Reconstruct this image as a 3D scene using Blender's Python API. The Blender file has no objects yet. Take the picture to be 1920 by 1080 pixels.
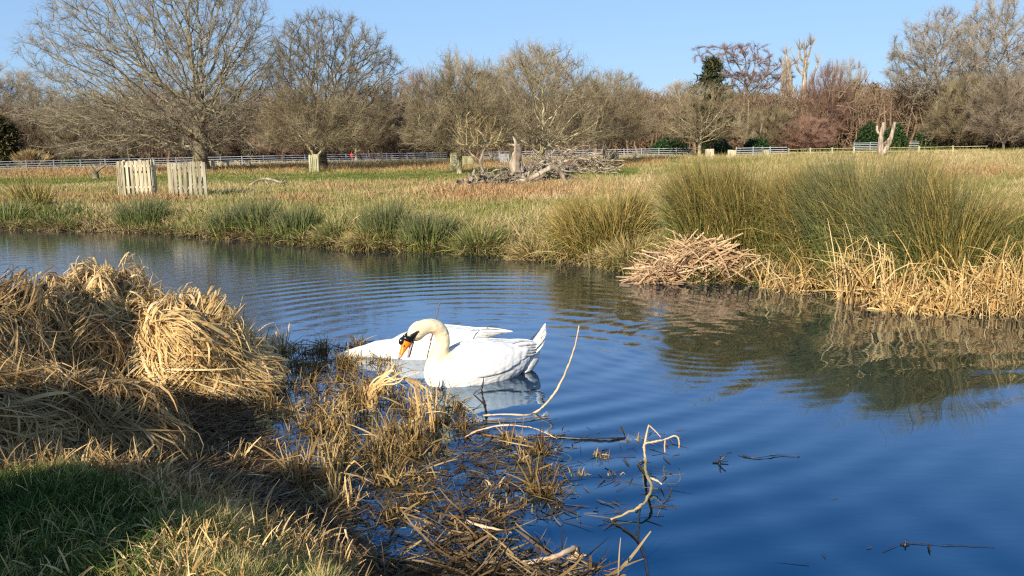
import bpy, math, random
import numpy as np
from mathutils import Matrix, Vector

rad = math.radians
# ------------------------------------------------------------------ camera, sky, sun, exposure
SC = bpy.context.scene
COL = SC.collection
FPX = 1663.0                 # focal length in pixels of a 1920 wide frame
EYE = np.array([0.0, 0.0, 2.0])
PITCH = math.atan(265.0 / FPX)
ROLL = rad(1.0)
Fv = np.array([0, math.cos(PITCH), -math.sin(PITCH)])
R0 = np.array([1.0, 0, 0]); U0 = np.array([0, math.sin(PITCH), math.cos(PITCH)])
Rv = R0 * math.cos(ROLL) - U0 * math.sin(ROLL)
Uv = U0 * math.cos(ROLL) + R0 * math.sin(ROLL)
cam_d = bpy.data.cameras.new("camera"); cam = bpy.data.objects.new("camera", cam_d); COL.objects.link(cam)
cam_d.sensor_width = 36.0; cam_d.lens = 36.0 * FPX / 1920.0
cam_d.clip_start = 0.05; cam_d.clip_end = 6000
cam.matrix_world = Matrix(((Rv[0], Uv[0], -Fv[0], EYE[0]), (Rv[1], Uv[1], -Fv[1], EYE[1]), (Rv[2], Uv[2], -Fv[2], EYE[2]), (0, 0, 0, 1)))
SC.camera = cam

SUN_EL, SUN_AZ = rad(23), rad(180 + 27)
SKY_STRENGTH, SUN_STRENGTH, EXPOSURE = 0.15, 4.8, 0.76
w = bpy.data.worlds.new("World"); SC.world = w; w.use_nodes = True
wn = w.node_tree.nodes; wl = w.node_tree.links
bg = wn["Background"]
sky = wn.new("ShaderNodeTexSky"); sky.sky_type = 'NISHITA'; sky.sun_disc = False
sky.sun_elevation = SUN_EL; sky.sun_rotation = SUN_AZ
sky.air_density = 1.0; sky.dust_density = 0.15; sky.ozone_density = 3.0; sky.altitude = 0
gm = wn.new("ShaderNodeGamma"); gm.inputs[1].default_value = 0.42
tn = wn.new("ShaderNodeMix"); tn.data_type = 'RGBA'; tn.blend_type = 'MULTIPLY'; tn.inputs[0].default_value = 1.0; tn.inputs[7].default_value = (0.90, 1.22, 1.68, 1)
wl.new(sky.outputs[0], gm.inputs[0]); wl.new(gm.outputs[0], tn.inputs[6]); wl.new(tn.outputs[2], bg.inputs[0]); bg.inputs[1].default_value = SKY_STRENGTH
sd = bpy.data.lights.new("sun", 'SUN'); sd.energy = SUN_STRENGTH; sd.angle = rad(0.55); sd.color = (1.0, 0.88, 0.70)
sun = bpy.data.objects.new("sun", sd); COL.objects.link(sun)
SUNV = Vector((math.sin(SUN_AZ) * math.cos(SUN_EL), math.cos(SUN_AZ) * math.cos(SUN_EL), math.sin(SUN_EL)))
sun.rotation_euler = SUNV.to_track_quat('Z', 'Y').to_euler()
SC.view_settings.view_transform = 'Standard'; SC.view_settings.look = 'None'
SC.view_settings.exposure = EXPOSURE; SC.view_settings.gamma = 1.0
SC.view_settings.use_curve_mapping = False
SC.render.engine = 'CYCLES'
SC.cycles.max_bounces = 6; SC.cycles.transparent_max_bounces = 4
SC.cycles.caustics_reflective = False; SC.cycles.caustics_refractive = False
SC.cycles.use_denoising = False
SC.cycles.filter_width = 1.25

# ------------------------------------------------------------------ helpers: picture geometry
def ray(px, py):
    d = Fv + Rv * (px - 960.0) / FPX + Uv * (540.0 - py) / FPX
    return d / np.linalg.norm(d)
def at(px, py, z=0.0):
    d = ray(px, py); t = (z - EYE[2]) / d[2]
    return EYE + d * t
def atd(px, dist, z=0.4):
    d = ray(px, 300.0); h = math.hypot(d[0], d[1])
    return np.array([d[0] / h * dist, d[1] / h * dist, z])

# ------------------------------------------------------------------ helpers: tagging and meshes
def tag(o, label=None, cat=None, group=None, kind=None):
    if label: o["label"] = label
    if cat: o["category"] = cat
    if group: o["group"] = group
    if kind: o["kind"] = kind
    return o
def empty(name, loc=(0, 0, 0), rz=0.0, sc=1.0):
    o = bpy.data.objects.new(name, None); COL.objects.link(o)
    o.location = [float(v) for v in loc]; o.rotation_euler = (0, 0, rz)
    o.scale = (sc, sc, sc) if not hasattr(sc, "__len__") else sc
    o.empty_display_size = 0.2
    return o
class MB:
    """collects vertices and faces (quads, triangles) with point attributes rnd and t"""
    def __init__(s): s.V = []; s.F4 = []; s.F3 = []; s.R = []; s.T = []; s.n = 0
    def add(s, V, F, rnd=0.5, t=0.5):
        V = np.asarray(V, dtype=np.float32).reshape(-1, 3); F = np.asarray(F, dtype=np.int64)
        s.V.append(V); n = len(V)
        s.R.append(np.broadcast_to(np.asarray(rnd, dtype=np.float32), (n,)).astype(np.float32))
        s.T.append(np.broadcast_to(np.asarray(t, dtype=np.float32), (n,)).astype(np.float32))
        if F.size:
            (s.F4 if F.shape[1] == 4 else s.F3).append(F + s.n)
        s.n += n
    def addf(s, F, off):
        F = np.asarray(F); (s.F4 if F.shape[1] == 4 else s.F3).append(F + off)
    def mesh(s, name, mat, smooth=False):
        me = bpy.data.meshes.new(name)
        V = np.concatenate(s.V) if s.V else np.zeros((0, 3), np.float32)
        F4 = np.concatenate(s.F4) if s.F4 else np.zeros((0, 4), np.int64)
        F3 = np.concatenate(s.F3) if s.F3 else np.zeros((0, 3), np.int64)
        me.vertices.add(len(V)); me.vertices.foreach_set("co", V.ravel())
        li = np.concatenate([F4.ravel(), F3.ravel()]).astype(np.int32)
        tot = np.concatenate([np.full(len(F4), 4), np.full(len(F3), 3)]).astype(np.int32)
        me.loops.add(len(li)); me.loops.foreach_set("vertex_index", li)
        me.polygons.add(len(tot)); st = np.zeros(len(tot), np.int32); st[1:] = np.cumsum(tot)[:-1]
        me.polygons.foreach_set("loop_start", st)
        try: me.polygons.foreach_set("loop_total", tot)
        except Exception: pass
        me.polygons.foreach_set("use_smooth", np.full(len(tot), bool(smooth)))
        a = me.attributes.new("rnd", 'FLOAT', 'POINT'); a.data.foreach_set("value", np.concatenate(s.R))
        a = me.attributes.new("tt", 'FLOAT', 'POINT'); a.data.foreach_set("value", np.concatenate(s.T))
        me.update(calc_edges=True)
        if mat: me.materials.append(mat)
        return me
    def build(s, name, mat, parent=None, smooth=False):
        o = bpy.data.objects.new(name, s.mesh(name, mat, smooth)); COL.objects.link(o)
        if parent: o.parent = parent
        return o

def nrm(v):
    return v / np.maximum(np.linalg.norm(v, axis=-1, keepdims=True), 1e-9)
def ribbons(mb, P, wd, rnd, N=None, tip=0.15, base=1.0, rng=None):
    """P (n,m,3) centre lines; wd (n,) widths; flat leaf blades with real length, tapering to the tip"""
    n, m, _ = P.shape
    T = nrm(P[:, -1] - P[:, 0])
    if N is None: N = rng.normal(size=(n, 3))
    S = nrm(np.cross(T, N))
    s = np.linspace(0, 1, m)
    prof = np.where(s < 0.35, base + (1 - base) * s / 0.35, 1 - (1 - tip) * ((s - 0.35) / 0.65) ** 1.6)
    off = S[:, None, :] * (wd[:, None] * 0.5 * prof[None, :])[:, :, None]
    V = np.stack([P - off, P + off], axis=2).reshape(-1, 3)
    i = (np.arange(n)[:, None] * (2 * m) + np.arange(m - 1)[None, :] * 2).ravel()
    F = np.stack([i, i + 1, i + 3, i + 2], axis=1)
    mb.add(V, F, np.repeat(rnd, 2 * m), np.tile(np.repeat(s, 2), n))
def blades_path(rng, B, L, th0, bend, az, m=5, kink=0.0):
    """centre lines: from base B with tilt th0 from the vertical growing by bend along the length"""
    n = len(B); s = (np.arange(m - 1) + 0.5) / (m - 1)
    th = th0[:, None] + bend[:, None] * s[None, :] ** 1.5
    if kink > 0:
        k = rng.random(n) < kink; kp = rng.integers(1, m - 1, n)
        th = th + (k[:, None] & (np.arange(m - 1)[None, :] >= kp[:, None])) * rng.uniform(0.7, 2.2, n)[:, None]
    azv = az[:, None] + np.cumsum(rng.normal(0, 0.06, (n, m - 1)), axis=1)
    st = np.stack([np.sin(th) * np.cos(azv), np.sin(th) * np.sin(azv), np.cos(th)], axis=2) * (L / (m - 1))[:, None, None]
    P = np.concatenate([B[:, None, :], B[:, None, :] + np.cumsum(st, axis=1)], axis=1)
    return P
def frame(D):
    ref = np.where(np.abs(D[:, 2:3]) > 0.9, np.array([[1.0, 0, 0]]), np.array([[0, 0, 1.0]]))
    A = nrm(np.cross(D, ref)); B = np.cross(D, A); return A, B
def tubes(mb, P, r, rnd, sides=3, cap=False):
    """P (n,m,3), r (n,m): tapered round stems"""
    n, m, _ = P.shape
    T = np.empty_like(P); T[:, 1:-1] = P[:, 2:] - P[:, :-2]; T[:, 0] = P[:, 1] - P[:, 0]; T[:, -1] = P[:, -1] - P[:, -2]
    T = nrm(T)
    ref = nrm(np.cross(T[:, 0], np.array([0.31, 0.77, 0.56]))); 
    A = nrm(ref[:, None, :] - (ref[:, None, :] * T).sum(-1, keepdims=True) * T); B = np.cross(T, A)
    a = np.arange(sides) * 2 * math.pi / sides
    V = P[:, :, None, :] + r[:, :, None, None] * (A[:, :, None, :] * np.cos(a)[None, None, :, None] + B[:, :, None, :] * np.sin(a)[None, None, :, None])
    base = (np.arange(n)[:, None, None] * m + np.arange(m - 1)[None, :, None]) * sides
    j = np.arange(sides)[None, None, :]; k = (j + 1) % sides
    F = np.stack([base + j, base + k, base + sides + k, base + sides + j], axis=-1).reshape(-1, 4)
    s = np.linspace(0, 1, m)
    o = mb.n
    mb.add(V.reshape(-1, 3), F, np.repeat(np.broadcast_to(rnd, (n,)), m * sides), np.tile(np.repeat(s, sides), n))
    if cap and sides in (3, 4):
        for e in (0, m - 1):
            q = o + (np.arange(n)[:, None] * m + e) * sides + np.arange(sides)[None, :]
            (mb.F4 if sides == 4 else mb.F3).append(q)
    elif cap:
        for e in (0, m - 1):
            for i in range(n):
                q0 = o + (i * m + e) * sides
                for j2 in range(1, sides - 1): mb.F3.append(np.array([[q0, q0 + j2, q0 + j2 + 1]]))
def tube1(mb, pts, rr, rnd=0.5, sides=8, cap=True):
    tubes(mb, np.array(pts, dtype=float)[None], np.array(rr, dtype=float)[None], np.array([rnd]), sides, cap)
def spline(pts, n):
    """Catmull-Rom through points (k,d) -> (n,d)"""
    P = np.array(pts, dtype=float); k = len(P)
    Q = np.vstack([2 * P[0] - P[1], P, 2 * P[-1] - P[-2]])
    u = np.linspace(0, k - 1 - 1e-6, n); i = u.astype(int); f = (u - i)[:, None]
    a, b, c, d = Q[i], Q[i + 1], Q[i + 2], Q[i + 3]
    return 0.5 * (2 * b + (c - a) * f + (2 * a - 5 * b + 4 * c - d) * f ** 2 + (3 * b - 3 * c + d - a) * f ** 3)
def box(mb, c, s, rz=0.0, rnd=0.5, tilt=0.0):
    x, y, z = [v / 2 for v in s]
    V = np.array([[-x, -y, -z], [x, -y, -z], [x, y, -z], [-x, y, -z], [-x, -y, z], [x, -y, z], [x, y, z], [-x, y, z]])
    if tilt: V = V @ np.array([[math.cos(tilt), 0, math.sin(tilt)], [0, 1, 0], [-math.sin(tilt), 0, math.cos(tilt)]]).T
    c_, s_ = math.cos(rz), math.sin(rz)
    V = V @ np.array([[c_, -s_, 0], [s_, c_, 0], [0, 0, 1]]).T + np.array(c)
    mb.add(V, [[0, 3, 2, 1], [4, 5, 6, 7], [0, 1, 5, 4], [1, 2, 6, 5], [2, 3, 7, 6], [3, 0, 4, 7]], rnd, 0.5)

# value noise
_NR = np.random.default_rng(7); _NT = _NR.random((256, 256))
def vnoise(x, y, s=1.0, o=0):
    x = np.asarray(x) / s + 37.3 * o + 1000; y = np.asarray(y) / s + 11.7 * o + 1000
    xi = np.floor(x).astype(int); yi = np.floor(y).astype(int); fx = x - xi; fy = y - yi
    fx = fx * fx * (3 - 2 * fx); fy = fy * fy * (3 - 2 * fy)
    g = lambda a, b: _NT[a & 255, b & 255]
    return (g(xi, yi) * (1 - fx) + g(xi + 1, yi) * fx) * (1 - fy) + (g(xi, yi + 1) * (1 - fx) + g(xi + 1, yi + 1) * fx) * fy
def fbm(x, y, s, o=0):
    return vnoise(x, y, s, o) * .55 + vnoise(x, y, s / 2.1, o + 3) * .3 + vnoise(x, y, s / 4.3, o + 5) * .15

# ------------------------------------------------------------------ materials
def new_mat(name):
    m = bpy.data.materials.new(name); m.use_nodes = True
    nt = m.node_tree; nt.nodes.clear()
    out = nt.nodes.new("ShaderNodeOutputMaterial")
    return m, nt, out
def lk(nt, a, b): nt.links.new(a, b)
def ramp_node(nt, stops, interp='LINEAR'):
    r = nt.nodes.new("ShaderNodeValToRGB"); r.color_ramp.interpolation = interp
    while len(r.color_ramp.elements) < len(stops): r.color_ramp.elements.new(0.5)
    for e, (p, c) in zip(r.color_ramp.elements, stops):
        e.position = p; e.color = (c[0], c[1], c[2], 1)
    return r
def leaf_mat(name, stops, base=None, base_amt=0.6, tip=None, trans=0.3, rough=0.6, spec=0.25, base_pow=2.0):
    """blades: colour by the rnd attribute, another colour growing towards the foot or the tip of each blade"""
    m, nt, out = new_mat(name)
    at_ = nt.nodes.new("ShaderNodeAttribute"); at_.attribute_name = "rnd"
    r = ramp_node(nt, stops); lk(nt, at_.outputs["Fac"], r.inputs[0])
    col = r.outputs[0]
    tt = nt.nodes.new("ShaderNodeAttribute"); tt.attribute_name = "tt"
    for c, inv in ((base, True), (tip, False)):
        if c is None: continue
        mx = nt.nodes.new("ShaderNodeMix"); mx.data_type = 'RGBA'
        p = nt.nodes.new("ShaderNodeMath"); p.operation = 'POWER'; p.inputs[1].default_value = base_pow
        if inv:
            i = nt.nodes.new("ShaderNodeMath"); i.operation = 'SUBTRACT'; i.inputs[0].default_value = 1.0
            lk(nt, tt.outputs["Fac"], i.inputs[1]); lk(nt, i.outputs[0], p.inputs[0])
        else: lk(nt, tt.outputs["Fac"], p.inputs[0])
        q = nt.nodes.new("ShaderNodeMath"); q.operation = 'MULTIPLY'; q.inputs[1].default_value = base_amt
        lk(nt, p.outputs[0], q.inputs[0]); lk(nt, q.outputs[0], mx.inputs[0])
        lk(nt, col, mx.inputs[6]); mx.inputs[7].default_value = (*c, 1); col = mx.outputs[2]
    geo = nt.nodes.new("ShaderNodeNewGeometry")
    no = nt.nodes.new("ShaderNodeTexNoise"); no.inputs["Scale"].default_value = 9.0; lk(nt, geo.outputs["Position"], no.inputs["Vector"])
    hs = nt.nodes.new("ShaderNodeHueSaturation"); mr = nt.nodes.new("ShaderNodeMapRange")
    mr.inputs[1].default_value = .3; mr.inputs[2].default_value = .7; mr.inputs[3].default_value = .78; mr.inputs[4].default_value = 1.22
    lk(nt, no.outputs[0], mr.inputs[0]); lk(nt, mr.outputs[0], hs.inputs["Value"]); lk(nt, col, hs.inputs["Color"])
    pb = nt.nodes.new("ShaderNodeBsdfPrincipled"); pb.inputs["Roughness"].default_value = rough
    pb.inputs["Specular IOR Level"].default_value = spec
    lk(nt, hs.outputs[0], pb.inputs["Base Color"])
    tr = nt.nodes.new("ShaderNodeBsdfTranslucent"); lk(nt, hs.outputs[0], tr.inputs[0])
    ms = nt.nodes.new("ShaderNodeMixShader"); ms.inputs[0].default_value = trans
    lk(nt, pb.outputs[0], ms.inputs[1]); lk(nt, tr.outputs[0], ms.inputs[2]); lk(nt, ms.outputs[0], out.inputs[0])
    return m
def bark_mat(name, c1, c2, c3, scale=2.0, vary=0.25, bump=0.02, rough=0.85, streak=False):
    m, nt, out = new_mat(name)
    tc = nt.nodes.new("ShaderNodeTexCoord")
    mp = nt.nodes.new("ShaderNodeMapping"); lk(nt, tc.outputs["Object"], mp.inputs[0])
    if streak: mp.inputs["Scale"].default_value = (1, 1, 0.18)
    no = nt.nodes.new("ShaderNodeTexNoise"); no.inputs["Scale"].default_value = scale; no.inputs["Detail"].default_value = 6
    lk(nt, mp.outputs[0], no.inputs["Vector"])
    r = ramp_node(nt, [(0.33, c1), (0.5, c2), (0.68, c3)]); lk(nt, no.outputs[0], r.inputs[0])
    oi = nt.nodes.new("ShaderNodeObjectInfo")
    hs = nt.nodes.new("ShaderNodeHueSaturation"); mr = nt.nodes.new("ShaderNodeMapRange")
    mr.inputs[3].default_value = 1 - vary; mr.inputs[4].default_value = 1 + vary
    lk(nt, oi.outputs["Random"], mr.inputs[0]); lk(nt, mr.outputs[0], hs.inputs["Value"]); lk(nt, r.outputs[0], hs.inputs["Color"])
    n2 = nt.nodes.new("ShaderNodeTexNoise"); n2.inputs["Scale"].default_value = scale * 9; n2.inputs["Detail"].default_value = 4
    lk(nt, mp.outputs[0], n2.inputs["Vector"])
    bp = nt.nodes.new("ShaderNodeBump"); bp.inputs["Strength"].default_value = 0.8; bp.inputs["Distance"].default_value = bump
    lk(nt, n2.outputs[0], bp.inputs["Height"])
    pb = nt.nodes.new("ShaderNodeBsdfPrincipled"); pb.inputs["Roughness"].default_value = rough; pb.inputs["Specular IOR Level"].default_value = 0.2
    lk(nt, hs.outputs[0], pb.inputs["Base Color"]); lk(nt, bp.outputs[0], pb.inputs["Normal"]); lk(nt, pb.outputs[0], out.inputs[0])
    return m
def plain_mat(name, c, rough=0.5, spec=0.5, bump=0.0, bscale=60, c2=None, metal=0.0):
    m, nt, out = new_mat(name)
    pb = nt.nodes.new("ShaderNodeBsdfPrincipled"); pb.inputs["Roughness"].default_value = rough
    pb.inputs["Specular IOR Level"].default_value = spec; pb.inputs["Metallic"].default_value = metal
    tc = nt.nodes.new("ShaderNodeTexCoord")
    no = nt.nodes.new("ShaderNodeTexNoise"); no.inputs["Scale"].default_value = bscale; no.inputs["Detail"].default_value = 5
    lk(nt, tc.outputs["Object"], no.inputs["Vector"])
    c2 = c2 or tuple(v * 0.8 for v in c)
    r = ramp_node(nt, [(0.35, c2), (0.65, c)]); lk(nt, no.outputs[0], r.inputs[0]); lk(nt, r.outputs[0], pb.inputs["Base Color"])
    if bump:
        bp = nt.nodes.new("ShaderNodeBump"); bp.inputs["Distance"].default_value = bump; lk(nt, no.outputs[0], bp.inputs["Height"]); lk(nt, bp.outputs[0], pb.inputs["Normal"])
    lk(nt, pb.outputs[0], out.inputs[0]); return m

STRAW = [(0, (.20, .12, .045)), (.3, (.42, .26, .09)), (.6, (.60, .40, .16)), (.85, (.70, .51, .23)), (1, (.74, .58, .32))]
M = {}
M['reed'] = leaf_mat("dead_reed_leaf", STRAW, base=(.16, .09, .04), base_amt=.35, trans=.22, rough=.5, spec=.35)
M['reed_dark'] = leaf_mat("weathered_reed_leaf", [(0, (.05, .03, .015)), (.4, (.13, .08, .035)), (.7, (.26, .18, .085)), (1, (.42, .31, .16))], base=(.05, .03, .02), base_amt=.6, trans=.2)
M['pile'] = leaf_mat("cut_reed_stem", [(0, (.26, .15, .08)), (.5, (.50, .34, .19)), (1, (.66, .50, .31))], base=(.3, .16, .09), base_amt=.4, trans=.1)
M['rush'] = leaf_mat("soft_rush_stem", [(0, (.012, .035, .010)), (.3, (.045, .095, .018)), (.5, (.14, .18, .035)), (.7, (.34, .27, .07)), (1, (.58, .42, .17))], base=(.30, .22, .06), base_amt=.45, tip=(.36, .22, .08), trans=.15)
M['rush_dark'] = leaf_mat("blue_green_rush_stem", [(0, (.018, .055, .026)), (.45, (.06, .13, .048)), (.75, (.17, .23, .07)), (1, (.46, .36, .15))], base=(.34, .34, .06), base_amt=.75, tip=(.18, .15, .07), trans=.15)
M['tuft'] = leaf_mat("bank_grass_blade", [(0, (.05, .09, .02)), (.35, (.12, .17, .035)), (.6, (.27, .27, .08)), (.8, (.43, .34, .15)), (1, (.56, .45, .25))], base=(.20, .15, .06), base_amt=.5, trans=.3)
M['reed_mid'] = leaf_mat('weathered_shade_toned_reed_leaf', [(0, (.09, .05, .02)), (.3, (.24, .145, .055)), (.6, (.43, .28, .115)), (1, (.66, .48, .24))], base=(.08, .05, .025), base_amt=.5, trans=.2)  # shade of the left mounds put into the colour; brown bank litter shares it
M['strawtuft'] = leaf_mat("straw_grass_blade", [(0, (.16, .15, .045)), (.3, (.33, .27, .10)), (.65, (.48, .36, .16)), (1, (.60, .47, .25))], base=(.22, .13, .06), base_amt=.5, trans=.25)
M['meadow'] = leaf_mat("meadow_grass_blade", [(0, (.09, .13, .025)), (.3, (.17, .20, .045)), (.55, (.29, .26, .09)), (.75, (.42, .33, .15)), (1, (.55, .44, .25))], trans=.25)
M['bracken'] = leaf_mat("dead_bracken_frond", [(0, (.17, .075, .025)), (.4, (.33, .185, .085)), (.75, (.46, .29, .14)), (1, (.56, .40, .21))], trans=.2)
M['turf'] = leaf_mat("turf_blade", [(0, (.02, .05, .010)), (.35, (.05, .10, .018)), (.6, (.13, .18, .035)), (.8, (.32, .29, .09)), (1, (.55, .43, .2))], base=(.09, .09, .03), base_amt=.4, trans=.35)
M['oak'] = bark_mat("oak_bark", (.13, .12, .07), (.25, .215, .13), (.42, .38, .27), 1.6)
M['oak_twig'] = bark_mat("oak_twig_bark", (.12, .105, .07), (.21, .18, .125), (.32, .28, .20), .8, vary=.1)
M['darkoak'] = bark_mat("dark_oak_bark", (.06, .05, .035), (.13, .11, .07), (.27, .23, .15), 1.3)
M['darkoak_twig'] = bark_mat("dark_oak_twig_bark", (.10, .085, .055), (.17, .14, .09), (.27, .22, .145), .8, vary=.1)
M['thorn'] = bark_mat("thorn_bark", (.18, .165, .09), (.32, .29, .17), (.44, .40, .27), 1.5)
M['thorn_twig'] = bark_mat("thorn_twig_bark", (.10, .078, .045), (.19, .155, .09), (.33, .28, .175), .5, vary=.12)
M['far'] = bark_mat("far_tree_bark", (.12, .10, .065), (.22, .18, .12), (.36, .31, .22), .6, vary=.25)
M['far_twig'] = bark_mat("far_tree_twig_bark", (.13, .105, .07), (.21, .17, .12), (.30, .25, .18), .35, vary=.2)
M['red_twig'] = bark_mat("reddish_twig_bark", (.14, .085, .06), (.215, .13, .095), (.29, .19, .14), .35, vary=.15)
M['grey_twig'] = bark_mat("greyish_twig_bark", (.20, .17, .13), (.30, .26, .20), (.40, .35, .28), .4, vary=.12)
M['dead'] = bark_mat("bleached_dead_wood", (.10, .08, .058), (.25, .20, .145), (.45, .385, .30), 5, streak=True)
M['pale'] = bark_mat("silvered_paling_wood", (.22, .19, .12), (.44, .39, .27), (.60, .54, .40), 6, streak=True, vary=.08, bump=.004)
M['oldpale'] = bark_mat("lichened_paling_wood", (.20, .20, .10), (.33, .32, .18), (.46, .44, .30), 5, streak=True, vary=.1, bump=.004)
M['metal'] = plain_mat("galvanised_rail_metal", (.36, .39, .44), .45, .5, c2=(.24, .27, .31), bscale=8)
M['conifer'] = leaf_mat("conifer_needles", [(0, (.016, .032, .012)), (.5, (.045, .062, .024)), (1, (.12, .105, .05))], trans=.05, rough=.7)
M['olive'] = leaf_mat("olive_conifer_needles", [(0, (.03, .035, .015)), (.5, (.075, .075, .03)), (1, (.14, .12, .05))], trans=.05, rough=.7)
M['laurel'] = leaf_mat("laurel_leaf", [(0, (.010, .025, .008)), (.5, (.022, .05, .014)), (1, (.05, .09, .025))], trans=.1, rough=.4)
M['ochre_twig'] = bark_mat("ochre_twig_bark", (.24, .18, .08), (.36, .27, .13), (.46, .37, .2), .5, vary=.08)

# swan materials
def swan_feather_mat():
    m, nt, out = new_mat("swan_feathers")
    tc = nt.nodes.new("ShaderNodeTexCoord")
    a = nt.nodes.new("ShaderNodeAttribute"); a.attribute_name = "tt"
    r = ramp_node(nt, [(0.0, (.74, .74, .73)), (0.35, (.74, .68, .56)), (1.0, (.73, .61, .41))])
    n0 = nt.nodes.new("ShaderNodeTexNoise"); n0.inputs["Scale"].default_value = 22; lk(nt, tc.outputs["Object"], n0.inputs["Vector"])
    ad = nt.nodes.new("ShaderNodeMath"); ad.operation = 'MULTIPLY_ADD'; ad.inputs[1].default_value = 0.5
    sb = nt.nodes.new("ShaderNodeMath"); sb.operation = 'MULTIPLY'
    lk(nt, n0.outputs[0], ad.inputs[0]); ad.inputs[2].default_value = .95; lk(nt, ad.outputs[0], sb.inputs[0]); lk(nt, a.outputs["Fac"], sb.inputs[1])
    lk(nt, sb.outputs[0], r.inputs[0])
    mp = nt.nodes.new("ShaderNodeMapping"); mp.inputs["Scale"].default_value = (16, 34, 34); lk(nt, tc.outputs["Object"], mp.inputs[0])
    vo = nt.nodes.new("ShaderNodeTexVoronoi"); vo.feature = 'SMOOTH_F1'; vo.inputs["Scale"].default_value = 1.0; lk(nt, mp.outputs[0], vo.inputs["Vector"])
    n1 = nt.nodes.new("ShaderNodeTexNoise"); n1.inputs["Scale"].default_value = 240; n1.inputs["Detail"].default_value = 3; lk(nt, tc.outputs["Object"], n1.inputs["Vector"])
    s2 = nt.nodes.new("ShaderNodeMath"); s2.operation = 'MULTIPLY_ADD'; s2.inputs[1].default_value = 0.35
    lk(nt, n1.outputs[0], s2.inputs[0]); lk(nt, vo.outputs["Distance"], s2.inputs[2])
    bp = nt.nodes.new("ShaderNodeBump"); bp.inputs["Strength"].default_value = .7; bp.inputs["Distance"].default_value = .012; lk(nt, s2.outputs[0], bp.inputs["Height"])
    pb = nt.nodes.new("ShaderNodeBsdfPrincipled"); pb.inputs["Roughness"].default_value = .75; pb.inputs["Specular IOR Level"].default_value = .15
    pb.inputs["Sheen Weight"].default_value = .15
    lk(nt, r.outputs[0], pb.inputs["Base Color"]); lk(nt, bp.outputs[0], pb.inputs["Normal"]); lk(nt, pb.outputs[0], out.inputs[0])
    return m
M['swan'] = swan_feather_mat()
M['wing'] = M['swan']
M['bill'] = plain_mat("orange_bill", (.86, .25, .01), .32, .5, c2=(.80, .19, .01), bscale=30)
M['billtip'] = plain_mat("pink_bill_tip", (.85, .30, .22), .35, .5, bscale=30)
M['black'] = plain_mat("black_skin", (.010, .010, .011), .22, .6, bscale=30)
M['mandible'] = plain_mat("grey_pink_mandible", (.42, .33, .32), .4, .5, c2=(.3, .24, .24), bscale=40)

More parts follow.
